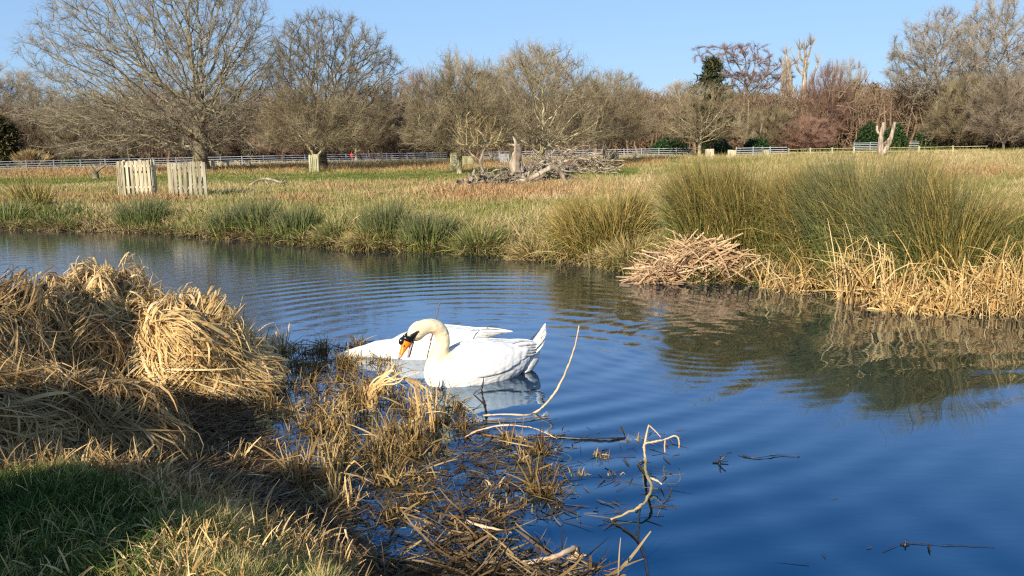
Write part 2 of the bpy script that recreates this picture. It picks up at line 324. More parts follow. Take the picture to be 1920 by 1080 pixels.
# water
SW1 = at(905, 705); SW2 = at(845, 663)
def water_mat():
    m, nt, out = new_mat("river_water")
    geo = nt.nodes.new("ShaderNodeNewGeometry"); P = geo.outputs["Position"]
    def math_(op, a, b=None, c=None):
        n = nt.nodes.new("ShaderNodeMath"); n.operation = op
        for i, v in enumerate((a, b, c)):
            if v is None: continue
            if isinstance(v, (int, float)): n.inputs[i].default_value = v
            else: lk(nt, v, n.inputs[i])
        return n.outputs[0]
    def noise(scale, detail=2, vec=None, sc=(1, 1, 1)):
        mp = nt.nodes.new("ShaderNodeMapping"); mp.inputs["Scale"].default_value = sc; lk(nt, vec or P, mp.inputs[0])
        n = nt.nodes.new("ShaderNodeTexNoise"); n.inputs["Scale"].default_value = scale; n.inputs["Detail"].default_value = detail
        lk(nt, mp.outputs[0], n.inputs["Vector"]); return n.outputs[0]
    wob = math_('MULTIPLY', noise(.9, 2), 1.1)
    def rings(c, wl_, amp, r0, fade, wobk=1.0):
        d = nt.nodes.new("ShaderNodeVectorMath"); d.operation = 'DISTANCE'; lk(nt, P, d.inputs[0]); d.inputs[1].default_value = (c[0], c[1], 0)
        r = d.outputs["Value"]
        ph = math_('MULTIPLY_ADD', wob, wobk, r)
        s = math_('SINE', math_('MULTIPLY', ph, 2 * math.pi / wl_))
        env = math_('EXPONENT', math_('MULTIPLY', math_('ABSOLUTE', math_('SUBTRACT', r, r0)), -1.0 / fade))
        return math_('MULTIPLY', math_('MULTIPLY', s, env), amp)
    # rings that the swans send out over the pool
    h = rings(SW1 + np.array([.2, .2, 0]), .38, .0020, 1.2, 3.6, .22)
    h = math_('ADD', h, rings(SW2 + np.array([.0, .6, 0]), .36, .0034, 3.6, 2.4, .10))
    h = math_('ADD', h, rings(at(1330, 640), .19, .0009, 1.1, 1.1, .3))
    h = math_('ADD', h, rings(at(2400, 900), .55, .0034, 3.2, 3.2, .35))
    mask = noise(.22, 2, sc=(1, 1.4, 1)); mk = nt.nodes.new("ShaderNodeMapRange")
    mk.inputs[1].default_value = .36; mk.inputs[2].default_value = .62; mk.inputs[3].default_value = .25; mk.inputs[4].default_value = 1.0
    lk(nt, mask, mk.inputs[0])
    h = math_('MULTIPLY', h, mk.outputs[0])
    # breeze ripples, stronger on the far open water
    sep = nt.nodes.new("ShaderNodeSeparateXYZ"); lk(nt, P, sep.inputs[0])
    fr = nt.nodes.new("ShaderNodeMapRange"); fr.inputs[1].default_value = 6.5; fr.inputs[2].default_value = 15; fr.inputs[3].default_value = .22; fr.inputs[4].default_value = 1.0
    lk(nt, sep.outputs[1], fr.inputs[0])
    b1 = math_('MULTIPLY', noise(4.2, 3, sc=(.8, 1.8, 1)), .0045)
    b2 = math_('MULTIPLY', noise(15, 2, sc=(.7, 1.5, 1)), .0006)
    b = math_('MULTIPLY', math_('ADD', b1, b2), fr.outputs[0])
    h = math_('ADD', h, b)
    bp = nt.nodes.new("ShaderNodeBump"); bp.inputs["Strength"].default_value = 1.0; bp.inputs["Distance"].default_value = 1.0
    lk(nt, h, bp.inputs["Height"])
    fr_ = nt.nodes.new("ShaderNodeFresnel"); fr_.inputs["IOR"].default_value = 1.333; lk(nt, bp.outputs[0], fr_.inputs["Normal"])
    rf = ramp_node(nt, [(0, (.004, .03, .07)), (.074, (.045, .155, .27)), (.15, (.18, .28, .38)), (.233, (.37, .43, .51)), (.5, (.62, .65, .70)), (1, (1, 1, 1))]); lk(nt, fr_.outputs[0], rf.inputs[0])
    gl = nt.nodes.new("ShaderNodeBsdfGlossy"); gl.inputs["Roughness"].default_value = .03; lk(nt, rf.outputs[0], gl.inputs["Color"]); lk(nt, bp.outputs[0], gl.inputs["Normal"])
    df = nt.nodes.new("ShaderNodeBsdfDiffuse"); df.inputs[0].default_value = (.003, .007, .011, 1)
    ad = nt.nodes.new("ShaderNodeAddShader"); lk(nt, gl.outputs[0], ad.inputs[0]); lk(nt, df.outputs[0], ad.inputs[1]); lk(nt, ad.outputs[0], out.inputs[0])
    return m
M['water'] = water_mat()

# ------------------------------------------------------------------ terrain and water
_far = [(-900, 412), (-500, 420), (0, 431), (180, 434), (300, 438), (400, 447), (560, 458), (660, 470), (850, 475), (960, 482), (1060, 492),
        (1130, 502), (1215, 524), (1330, 530), (1450, 532), (1560, 546), (1640, 560), (1700, 571), (1800, 578), (1920, 585), (2300, 612), (3200, 680)]
_near = [(2600, 2300), (1500, 1500), (1220, 1150), (1120, 1092), (1040, 1070), (900, 1066), (780, 1075), (700, 1050), (650, 1010), (600, 950), (530, 915), (450, 895),
         (420, 850), (455, 800), (478, 760), (470, 715), (400, 672), (250, 645), (100, 628), (-100, 608), (-500, 570), (-1500, 505)]
WPOLY = np.array([at(*p)[:2] for p in _far + _near])
def seg_dist(X, Y):
    """signed distance to the water's edge: positive on land"""
    x = np.asarray(X, dtype=float).ravel(); y = np.asarray(Y, dtype=float).ravel()
    d = np.full(x.shape, 1e9); ins = np.zeros(x.shape, bool)
    n = len(WPOLY)
    for i in range(n):
        a = WPOLY[i]; b = WPOLY[(i + 1) % n]; e = b - a; L2 = e @ e
        t = np.clip(((x - a[0]) * e[0] + (y - a[1]) * e[1]) / L2, 0, 1)
        d = np.minimum(d, (x - a[0] - t * e[0]) ** 2 + (y - a[1] - t * e[1]) ** 2)
        c = ((a[1] > y) != (b[1] > y))
        xi = (b[0] - a[0]) * (y - a[1]) / (b[1] - a[1] + 1e-12) + a[0]
        ins ^= c & (x < xi)
    d = np.sqrt(d); return np.where(ins, -d, d).reshape(np.shape(X))
def height(X, Y):
    X = np.asarray(X, dtype=float); Y = np.asarray(Y, dtype=float)
    sd_ = seg_dist(X, Y) + (vnoise(X, Y, .5, 2) - .5) * .18
    s = np.clip(sd_ / 1.3, 0, 1); s = s * s * (3 - 2 * s)
    z = np.where(sd_ > 0, .02 + .36 * s, np.maximum(-.5, sd_ * .5))
    z = z + np.where(sd_ > .3, np.clip((sd_ - .3) / 2, 0, 1) * ((fbm(X, Y, 3.0, 1) - .5) * .10), 0)
    z = z + np.clip((Y - 90) / 600, 0, 1) * 2.0
    return z
def hz(x, y): return float(height(np.array([x]), np.array([y]))[0])
def land(px, py):
    """point of the ground seen at this pixel"""
    d = ray(px, py); t = 2.0 * (500 / 2.0) ** np.linspace(0, 1, 900)
    P = EYE[None] + d[None] * t[:, None]; h = height(P[:, 0], P[:, 1]); k = np.argmax(P[:, 2] <= h)
    a = (P[k - 1, 2] - h[k - 1]) / max((P[k - 1, 2] - h[k - 1]) - (P[k, 2] - h[k]), 1e-6); p = P[k - 1] * (1 - a) + P[k] * a
    return np.array([p[0], p[1], hz(p[0], p[1])])

def make_ground():
    u = np.linspace(-1, 1, 361); v = np.linspace(0, 1, 521)
    ys = -4 + 22 * v + 1500 * np.clip((v - .45) / .55, 0, 1) ** 3.2
    ux = np.sinh(u * 4.2) / np.sinh(4.2)
    X = ux[None, :] * (22 + 1.1 * np.maximum(ys, 0))[:, None] ; X = X + 0 * ys[:, None]
    Y = np.repeat(ys[:, None], len(u), 1)
    Z = height(X, Y)
    V = np.stack([X, Y, Z], -1).reshape(-1, 3)
    nx = len(u); i = (np.arange(len(v) - 1)[:, None] * nx + np.arange(nx - 1)[None, :]).ravel()
    F = np.stack([i, i + 1, i + nx + 1, i + nx], 1)
    sdv = seg_dist(X, Y).ravel()
    mb = MB(); mb.add(V, F, np.clip(sdv / 2.0, 0, 1), 0)
    m, nt, out = new_mat("meadow_ground")
    geo = nt.nodes.new("ShaderNodeNewGeometry")
    def noise(s, sc=(1, 1, 1), d=5):
        mp = nt.nodes.new("ShaderNodeMapping"); mp.inputs["Scale"].default_value = sc; lk(nt, geo.outputs["Position"], mp.inputs[0])
        n = nt.nodes.new("ShaderNodeTexNoise"); n.inputs["Scale"].default_value = s; n.inputs["Detail"].default_value = d; lk(nt, mp.outputs[0], n.inputs["Vector"]); return n.outputs[0]
    r1 = ramp_node(nt, [(.3, (.10, .13, .03)), (.45, (.19, .19, .06)), (.58, (.30, .24, .10)), (.75, (.36, .24, .11))])
    ad = nt.nodes.new("ShaderNodeMath"); ad.operation = 'MULTIPLY_ADD'; ad.inputs[1].default_value = .55
    lk(nt, noise(1.3, (1, 1, 1)), ad.inputs[0])
    mu = nt.nodes.new("ShaderNodeMath"); mu.operation = 'MULTIPLY'; mu.inputs[1].default_value = .45; lk(nt, noise(.11, (1, .45, 1)), mu.inputs[0]); lk(nt, mu.outputs[0], ad.inputs[2])
    lk(nt, ad.outputs[0], r1.inputs[0])
    # bracken-brown strip far out, along the fence
    sep = nt.nodes.new("ShaderNodeSeparateXYZ"); lk(nt, geo.outputs["Position"], sep.inputs[0])
    rb = ramp_node(nt, [(0.0, (0, 0, 0)), (.61, (0, 0, 0)), (.70, (1, 1, 1)), (1.0, (1, 1, 1))])
    dv = nt.nodes.new("ShaderNodeMath"); dv.operation = 'MULTIPLY_ADD'; dv.inputs[1].default_value = .01; dv.inputs[2].default_value = -.05
    wv = nt.nodes.new("ShaderNodeMath"); wv.operation = 'MULTIPLY_ADD'; wv.inputs[1].default_value = .22
    lk(nt, sep.outputs[1], dv.inputs[0]); lk(nt, noise(.06, d=3), wv.inputs[0]); lk(nt, dv.outputs[0], wv.inputs[2]); lk(nt, wv.outputs[0], rb.inputs[0])
    mx = nt.nodes.new("ShaderNodeMix"); mx.data_type = 'RGBA'; lk(nt, rb.outputs[0], mx.inputs[0]); lk(nt, r1.outputs[0], mx.inputs[6]); mx.inputs[7].default_value = (.27, .13, .055, 1)
    # wet mud at the water's edge
    a = nt.nodes.new("ShaderNodeAttribute"); a.attribute_name = "rnd"
    rm = ramp_node(nt, [(0, (1, 1, 1)), (.12, (1, 1, 1)), (.4, (0, 0, 0))]); lk(nt, a.outputs["Fac"], rm.inputs[0])
    m2 = nt.nodes.new("ShaderNodeMix"); m2.data_type = 'RGBA'; lk(nt, rm.outputs[0], m2.inputs[0]); lk(nt, mx.outputs[2], m2.inputs[6]); m2.inputs[7].default_value = (.035, .023, .014, 1)
    rr = nt.nodes.new("ShaderNodeMapRange"); rr.inputs[3].default_value = .95; rr.inputs[4].default_value = .42; lk(nt, rm.outputs[0], rr.inputs[0])
    bp = nt.nodes.new("ShaderNodeBump"); bp.inputs["Distance"].default_value = .05; lk(nt, noise(11), bp.inputs["Height"])
    pb = nt.nodes.new("ShaderNodeBsdfPrincipled"); pb.inputs["Specular IOR Level"].default_value = .2
    lk(nt, rr.outputs[0], pb.inputs["Roughness"]); lk(nt, m2.outputs[2], pb.inputs["Base Color"]); lk(nt, bp.outputs[0], pb.inputs["Normal"]); lk(nt, pb.outputs[0], out.inputs[0])
    o = mb.build("ground", m, smooth=True)
    tag(o, "flat park meadow and low muddy river banks", "ground", kind="structure")
    wb = MB(); wb.add([[-200, -10, 0], [200, -10, 0], [200, 80, 0], [-200, 80, 0]], [[0, 1, 2, 3]])
    wo = wb.build("water", M['water']); tag(wo, "calm blue river water with ripples round the swans", "water", kind="structure")
make_ground()

# ------------------------------------------------------------------ trees: space colonisation
def colonize(rng, A, trunk, step, kill, trop=(0, 0, 0), jit=.12, maxn=9000, first=None, cap=3):
    N = np.zeros((maxn + 2000, 3)); par = np.full(maxn + 2000, -1); cc = np.zeros(maxn + 2000, int)
    k = len(trunk); N[:k] = trunk; par[1:k] = np.arange(k - 1)
    cc[:k - 1] = 1
    f0 = k - 1 if first is None else first
    D = np.linalg.norm(A[:, None] - N[None, f0:k], axis=2); near = D.argmin(1) + f0; dm = D.min(1)
    trop = np.array(trop)
    for it in range(400):
        if len(A) == 0 or k > maxn: break
        ok = cc[near] < cap
        if not ok.any(): break
        d = nrm(A - N[near])
        S = np.zeros((k, 3)); np.add.at(S, near[ok], d[ok])
        u = np.unique(near[ok])
        pd = nrm(N[u] - N[np.maximum(par[u], 0)]) * (par[u] >= 0)[:, None]
        v = nrm(nrm(S[u]) + .35 * pd + trop + rng.normal(0, jit, (len(u), 3)))
        new = N[u] + v * step; m = len(new)
        if k + m >= len(N): break
        N[k:k + m] = new; par[k:k + m] = u; cc[u] += 1
        D = np.linalg.norm(A[:, None] - new[None], axis=2); j = D.argmin(1); dj = D[np.arange(len(A)), j]
        b = dj < dm; near[b] = j[b] + k; dm[b] = dj[b]; k += m
        keep = dm > kill; A = A[keep]; near = near[keep]; dm = dm[keep]
    return N[:k], par[:k]

def tree_mesh(rng, N, par, r0, e=2.2, thick=.05, twig=None, trunk_flare=1.25, rmax=None, rmin=None):
    """returns (wood MB, crown MB): thick wood and thin branches with twigs"""
    k = len(N); nch = np.bincount(par[1:], minlength=k)
    acc = np.where(nch == 0, r0 ** e, 0.0)
    for i in range(k - 1, 0, -1): acc[par[i]] += acc[i]
    r = acc ** (1 / e)
    if rmax: r = np.minimum(r, rmax) if rmax > 0 else r
    if rmin is not None: r = np.maximum(r, rmin)
    r[0] *= trunk_flare * 1.1
    if k > 2: r[1] *= trunk_flare
    P = N.copy()
    for _ in range(2):     # smooth the zigzag of the growth
        Q = P.copy(); cs = np.zeros((k, 3)); cn = np.zeros(k)
        np.add.at(cs, par[1:], P[1:]); np.add.at(cn, par[1:], 1)
        has = (cn > 0) & (np.arange(k) > 0)
        Q[has] = .5 * P[has] + .25 * P[par[has]] + .25 * (cs[has] / cn[has][:, None]); P = Q
    d = np.zeros((k, 3)); d[1:] = P[1:] - P[par[1:]]; d[0] = d[1] if k > 1 else (0, 0, 1); d = nrm(d)
    main = np.full(k, -1); best = np.zeros(k)
    for c in range(1, k):
        if r[c] > best[par[c]]: best[par[c]] = r[c]; main[par[c]] = c
    c = np.arange(1, k); p = par[1:]
    ismain = main[p] == c
    rp = np.where(ismain, r[p], np.minimum(r[c] * 1.15, r[p])); dp = np.where(ismain[:, None], d[p], d[c])
    pc = np.where(ismain[:, None], P[p], P[p])
    dmid = nrm(d[c] + np.where((main[c] > 0)[:, None], d[np.maximum(main[c], 0)], d[c]))
    wood, crown = MB(), MB()
    for sel, mb, sides in ((r[c] > thick * 4, wood, 10), ((r[c] > thick) & (r[c] <= thick * 4), wood, 6), (r[c] <= thick, crown, 3)):
        if not sel.any(): continue
        a = np.arange(sides) * 2 * math.pi / sides; q = c[sel]
        dd0 = dp[sel]; A0, B0 = frame(nrm(dd0 + (dmid[p[sel] - 1] if False else 0)))
        A1, B1 = frame(d[q])
        R0_ = pc[sel][:, None] + rp[sel][:, None, None] * (A0[:, None] * np.cos(a)[None, :, None] + B0[:, None] * np.sin(a)[None, :, None])
        R1_ = P[q][:, None] + r[q][:, None, None] * (A1[:, None] * np.cos(a)[None, :, None] + B1[:, None] * np.sin(a)[None, :, None])
        V = np.stack([R0_, R1_], 1).reshape(-1, 3); n = len(q)
        b = np.arange(n)[:, None] * 2 * sides; j = np.arange(sides)[None]; kk = (j + 1) % sides
        F = np.stack([b + j, b + kk, b + sides + kk, b + sides + j], -1).reshape(-1, 4)
        mb.add(V, F, np.repeat(rng.random(n), 2 * sides), .5)
    if twig:
        q = np.where(r < twig['rt'])[0]; q = q[q > 0]
        n1 = int(twig['n1']); q = rng.choice(q, n1)
        f = rng.random(n1)[:, None]; B = P[q] * f + P[par[q]] * (1 - f)
        cen = P.mean(0); outw = nrm(B - cen)
        up = np.array([0, 0, 1.0])
        D = nrm(d[q] * twig.get('a', .7) + nrm(rng.normal(size=(n1, 3))) * twig.get('b', .7) + up * twig.get('up', .2) + outw * twig.get('out', .4))
        L = twig['l1'] * rng.uniform(.5, 1.3, n1)
        C = nrm(rng.normal(size=(n1, 3)) + up * twig.get('cu', .5)) * .25
        s = np.array([0, .35, .7, 1.0])
        PT = B[:, None] + L[:, None, None] * (D[:, None] * s[None, :, None] + C[:, None] * (s ** 2)[None, :, None])
        rr = twig['r1'] * np.array([1, .8, .6, .3])[None] * rng.uniform(.7, 1.2, n1)[:, None]
        tubes(crown, PT, rr, rng.random(n1), 3)
        n2 = int(twig.get('n2', 0))
        if n2:
            i = rng.integers(0, n1, n2); f = rng.uniform(.15, 1, n2)[:, None]
            B2 = B[i] + L[i][:, None] * (D[i] * f + C[i] * f ** 2)
            D2 = nrm(D[i] * .8 + nrm(rng.normal(size=(n2, 3))) * .9 + up * twig.get('up', .2) * .8)
            L2 = twig['l2'] * rng.uniform(.4, 1.3, n2)
            PT = np.stack([B2, B2 + D2 * (L2 * .55)[:, None], B2 + nrm(D2 + .3 * rng.normal(size=(n2, 3))) * L2[:, None]], 1)
            ribbons(crown, PT, np.full(n2, twig['r2'] * 2), rng.random(n2), tip=.4, rng=rng)
    return wood, crown

def ellipsoid_pts(rng, n, c, rx, ry, rzu, rzd, shell=.5, tot=None):
    d = nrm(rng.normal(size=(n, 3))); u = rng.random(n) ** (shell) 
    z = d[:, 2] * np.where(d[:, 2] > 0, rzu, rzd)
    return np.stack([d[:, 0] * rx * u, d[:, 1] * ry * u, z * u], 1) + np.array(c)
def trunk_line(h, n, lean=(0, 0), wig=.05, rng=None):
    t = np.linspace(0, 1, n)
    return np.stack([lean[0] * t + (rng.normal(0, wig, n) * (t > 0) if rng is not None else 0), lean[1] * t, h * t - .15 * (t == 0)], 1)

def tree_thing(name, loc, wood, crown, mw_, mc_, label, cat="tree", group=None, rz=0.0, sc=1.0, crown_name="crown"):
    t = empty(name, loc, rz, sc); tag(t, label, cat, group)
    wood.build("trunk", mw_, t, smooth=True); crown.build(crown_name, mc_, t)
    return t
def copy_thing(root, loc, rz, sc, label, group=None, mats=None):
    r = root.copy(); COL.objects.link(r); r.location = [float(v) for v in loc]; r.rotation_euler = (0, 0, rz)
    r.scale = sc if hasattr(sc, "__len__") else (sc, sc, sc)
    r["label"] = label
    if group: r["group"] = group
    for ch in list(root.children):
        c = ch.copy(); COL.objects.link(c); c.parent = r
        if mats and ch.name.split(".")[0] in mats:
            c.material_slots[0].link = 'OBJECT'; c.material_slots[0].material = mats[ch.name.split(".")[0]]
        for g in ch.children:
            d = g.copy(); COL.objects.link(d); d.parent = c
    return r

def px2m(px, dist): return px * dist / FPX
def dist_of(px, py):
    p = land(px, py); return math.hypot(p[0], p[1])

# ---- the great oak
def big_oak():
    rng = np.random.default_rng(11)
    p = land(377, 322); dist = math.hypot(p[0], p[1]); m = dist / FPX
    H = 395 * m; Wl = 310 * m; Wr = 165 * m
    # crown envelope: a wide dome reaching further to one side
    def env(n, shell):
        d = nrm(rng.normal(size=(n, 3))); u = rng.random(n) ** shell
        rx = np.where(d[:, 0] < 0, Wl, Wr)
        z = np.where(d[:, 2] > 0, d[:, 2] * (H - 110 * m), d[:, 2] * 62 * m)
        return np.stack([d[:, 0] * rx * u, d[:, 1] * 210 * m * u, z * u + 112 * m], 1)
    A = env(9500, .42)
    A = A[(np.hypot(A[:, 0], A[:, 1]) > 25 * m) | (A[:, 2] > 110 * m)]
    low = np.stack([rng.uniform(-230, 170, 420) * m, rng.uniform(-150, 150, 420) * m, rng.uniform(28, 60, 420) * m], 1)
    low = low[np.hypot(low[:, 0], low[:, 1]) > 60 * m]
    A = np.vstack([A, low])
    tr = trunk_line(80 * m, 7, (2 * m, 0), .02, rng)
    # main limbs fan out from the fork
    N0 = [tuple(q) for q in tr]; 
    N, par = colonize(rng, A, tr, .38, .43, trop=(0, 0, .05), jit=.22, maxn=14000, first=3, cap=5)
    wood, crown = tree_mesh(rng, N, par, .016, e=2.12, thick=.03, twig=dict(rt=.04, n1=26000, n2=80000, l1=.65, l2=.40, r1=.009, r2=.005, a=.7, b=.75, up=.15, out=.35), rmax=.58)
    return tree_thing("oak_tree", (p[0], p[1], p[2]), wood, crown, M['oak'], M['oak_twig'], "huge spreading bare oak behind the two pale paling guards", "tree")
big_oak()

def small_oak(label, name, pxb, pyb, top, wl_, wr_, seed, lowz, mats, fork, cap=3, n=2600, step=.4, twig=None, jit=.3, up=.03, shell=.45, ry=None, r0=.013, trunk_r=.35):
    rng = np.random.default_rng(seed)
    p = land(pxb, pyb); dist = math.hypot(p[0], p[1]); m = dist / FPX
    H = (pyb - top) * m; zc = fork * m
    d = nrm(rng.normal(size=(n, 3))); u = rng.random(n) ** shell
    rx = np.where(d[:, 0] < 0, wl_, wr_) * m
    z = np.where(d[:, 2] > 0, d[:, 2] * (H - zc), d[:, 2] * (zc - lowz * m))
    A = np.stack([d[:, 0] * rx * u, d[:, 1] * (ry or (wl_ + wr_) / 2) * m * u, z * u + zc], 1)
    tr = trunk_line(max(lowz * .8, 14) * m, 5, (0, 0), .03, rng)
    N, par = colonize(rng, A, tr, step, step * 1.15, trop=(0, 0, up), jit=jit, maxn=6000, cap=cap, first=2)
    wood, crown = tree_mesh(rng, N, par, r0, e=2.3, thick=.03, twig=twig or dict(rt=.03, n1=12000, n2=26000, l1=.55, l2=.34, r1=.009, r2=.005, up=.1, out=.3), rmax=trunk_r)
    return tree_thing(name, p, wood, crown, M[mats[0]], M[mats[1]], label)
small_oak("gnarled dark trunked oak behind the mossy wooden guard", "oak_tree", 607, 319, 38, 95, 160, 21, 60, ('darkoak', 'darkoak_twig'), 165, n=3000, jit=.42, trunk_r=.55, shell=.38, r0=.017)

TH = dict(rt=.035, n1=4200, n2=11000, l1=.8, l2=.5, r1=.011, r2=.006, a=.6, b=.9, up=.35, out=.45, cu=.3)
def thorn(label, pxb, pyb, top, wl_, wr_, seed, lowz=30, mats=('thorn', 'thorn_twig'), n=2600, fork=60, twig=TH, name="thorn_tree", **k):
    return small_oak(label, name, pxb, pyb, top, wl_, wr_, seed, lowz, mats, fork, n=n, step=.40, twig=twig, jit=.26, up=.10, r0=.014, trunk_r=.22, **k)
thorn("bushy olive twigged tree rising from the mossy wooden guard", 590, 322, 165, 100, 110, 31, 40)
thorn("bushy twin stemmed tree standing before the white gate", 862, 326, 118, 105, 110, 32, 42, n=3200)
thorn("tall bushy tree standing behind the broken grey trunk", 1018, 314, 92, 140, 145, 33, 30, n=3800)
thorn("bushy round tree with bare leaning stem beside the woodpile", 1134, 308, 150, 80, 100, 34, 36)
thorn("bushy tree in front of the dark topped conifer", 1312, 296, 160, 90, 95, 35, 26)

# ---- pale straggly dead-looking small tree by the bleached wood
def snag_tree():
    rng = np.random.default_rng(41); p = land(905, 330); m = math.hypot(p[0], p[1]) / FPX
    A = ellipsoid_pts(rng, 260, (0, 0, 70 * m), 55 * m, 40 * m, 50 * m, 30 * m, .5)
    tr = trunk_line(30 * m, 4, (-6 * m, 0), .05, rng)
    N, par = colonize(rng, A, tr, .22, .26, trop=(.0, 0, .1), jit=.5, maxn=1500)
    wood, crown = tree_mesh(rng, N, par, .013, e=2.1, thick=.03, twig=dict(rt=.02, n1=250, n2=0, l1=.3, l2=.2, r1=.008, r2=.004, up=.1))
    tree_thing("snag_tree", p, wood, crown, M['dead'], M['ochre_twig'], "small crooked pale tree with drooping bare branches", "tree")
snag_tree()

# ---- far wood: a few kinds of tree, copied with their own labels
def far_kind(seed, H, W, lowz, fork, n, twig, jit=.3, up=.03, step=.55, thick=.035, r0=.016, e=2.3, shell=.45, tr_h=None, cap=3, lean=(0, 0)):
    rng = np.random.default_rng(seed)
    d = nrm(rng.normal(size=(n, 3))); u = rng.random(n) ** shell
    z = np.where(d[:, 2] > 0, d[:, 2] * (H - fork), d[:, 2] * (fork - lowz))
    A = np.stack([d[:, 0] * W / 2 * u, d[:, 1] * W / 2 * u, z * u + fork], 1)
    tr = trunk_line(tr_h or max(lowz * .8, 1.0), 5, lean, .05, rng)
    N, par = colonize(rng, A, tr, step, step * 1.15, trop=(0, 0, up), jit=jit, maxn=4500, cap=cap)
    return tree_mesh(rng, N, par, r0, e=e, thick=thick, twig=twig)
FT = dict(rt=.05, n1=6500, n2=11000, l1=1.1, l2=.7, r1=.016, r2=.010, a=.6, b=.6, up=.3, out=.5)
KIND = {
 'round': far_kind(61, 11, 11, 1.2, 4.5, 1100, FT, up=.08),
 'bushy': far_kind(62, 9, 10, .6, 3.2, 1000, dict(FT, n1=10000, up=.6), up=.15),
 'tall': far_kind(63, 14, 9, 3.0, 8.0, 1000, dict(FT, n1=6000, n2=12000), jit=.35),
 'spread': far_kind(64, 13, 13, 4.0, 7.5, 1300, dict(FT, n1=5000, n2=12000, l1=.8, up=.05), jit=.5, shell=.35),
 'wispy': far_kind(65, 12, 8, 2.0, 6, 700, dict(FT, n1=3500, n2=9000, up=.5), up=.2),
}
KMAT = {'brown': ('far', 'far_twig'), 'red': ('far', 'red_twig'), 'grey': ('far', 'grey_twig'), 'olive': ('thorn', 'thorn_twig'), 'ochre': ('thorn', 'ochre_twig')}
KH = {'round': 11, 'bushy': 9, 'tall': 14, 'spread': 13, 'wispy': 12}; KW = {'round': 11, 'bushy': 10, 'tall': 9, 'spread': 13, 'wispy': 8}
_proto = {}
def far_tree(kind, tint, px, dist, top, width, label, group="bare trees of the far wood"):
    base = atd(px, dist); base[2] = hz(base[0], base[1])
    horizon = 275 - (px - 960) * math.tan(ROLL)
    H = px2m(horizon - top, dist) + (EYE[2] - base[2]); W = px2m(width, dist)
    sc = (W / KW[kind], W / KW[kind], H / KH[kind])
    rz = (px * 1.7) % 6.28
    mats = {'trunk': M[KMAT[tint][0]], 'crown': M[KMAT[tint][1]]}
    if kind not in _proto:
        wd, cr = KIND[kind]
        t = empty("bare_tree", base, rz, sc); tag(t, label, "tree", group)
        a = wd.build("trunk", M['far'], t, smooth=True); b = cr.build("crown", M['far_twig'], t)
        for o, k in ((a, 'trunk'), (b, 'crown')):
            o.material_slots[0].link = 'OBJECT'; o.material_slots[0].material = mats[k]
        _proto[kind] = t; return t
    return copy_thing(_proto[kind], base, rz, sc, label, group, mats)
FAR = [
 ('tall', 'grey', 8, 150, 150, 130, "grey fine twigged tree at the wood edge behind the dark evergreen"),
 ('round', 'brown', 95, 135, 185, 150, "brown round tree behind the small pale shrub"),
 ('bushy', 'olive', 190, 118, 190, 170, "olive bushy tree behind the low forked stump"),
 ('round', 'grey', 262, 150, 165, 130, "grey round tree beyond the fence behind the slim paling guard"),
 ('round', 'red', 320, 140, 170, 140, "reddish round tree beyond the fence under the great oak"),
 ('bushy', 'brown', 385, 128, 185, 150, "brown bushy tree showing directly under the great oak fork"),
 ('round', 'brown', 460, 138, 165, 150, "brown round tree behind the four white far guards"),
 ('bushy', 'red', 530, 125, 178, 130, "reddish bushy tree between the great oak and the dark oak"),
 ('round', 'olive', 668, 120, 170, 140, "olive round tree behind the person in red"),
 ('bushy', 'brown', 735, 128, 160, 130, "brown bushy tree beyond the fence beside the dark oak crown"),
 ('round', 'red', 790, 142, 142, 120, "reddish round tree rising behind the twin stemmed tree"),
 ('wispy', 'grey', 866, 150, 112, 90, "slim grey tree standing up above the twin stemmed tree"),
 ('round', 'brown', 930, 142, 140, 120, "brown round tree in front of the dark little pine"),
 ('tall', 'grey', 1000, 150, 95, 150, "grey tree with tall pale top twigs behind the broken trunk"),
 ('round', 'brown', 1085, 140, 150, 130, "brown round tree beyond the fence behind the woodpile"),
 ('spread', 'grey', 1150, 165, 138, 130, "grey flat topped tree behind the leaning stemmed tree"),
 ('round', 'ochre', 1205, 150, 178, 110, "ochre round tree where the tree line dips lowest"),
 ('bushy', 'red', 1235, 140, 205, 110, "reddish low bushy tree above the laurel bank"),
 ('tall', 'grey', 1275, 160, 160, 90, "grey upright tree just before the dark topped conifer"),
 ('bushy', 'red', 1375, 140, 215, 120, "reddish bushy thicket tree under the tall layered tree"),
 ('bushy', 'olive', 1440, 130, 205, 100, "olive bushy tree between layered tree and poplar"),
 ('round', 'red', 1545, 135, 135, 90, "dense dark reddish tree beside the cut back tree"),
 ('spread', 'grey', 1582, 165, 125, 80, "grey gappy crowned tree behind the dense reddish tree"),
 ('bushy', 'red', 1505, 130, 225, 110, "reddish low thicket tree behind the wooden rail fence"),
 ('bushy', 'red', 1600, 140, 225, 90, "reddish low thicket tree under the two dark cone trees"),
 ('round', 'ochre', 1685, 170, 178, 100, "ochre round tree just behind the forked bare trunk"),
 ('bushy', 'brown', 1720, 140, 215, 110, "brown thicket tree at the end of the metal rails"),
 ('bushy', 'olive', 1810, 125, 160, 130, "olive bushy tree behind the pale posts of the rail fence"),
 ('round', 'brown', 1880, 120, 150, 120, "brown round tree with pale forked stem past the last rail post"),
 ('bushy', 'brown', 1940, 130, 160, 130, "brown bushy tree cut by the edge of the picture"),
]
for a in FAR: far_tree(a[0], a[1], a[2], a[3], a[4], a[5], a[6])

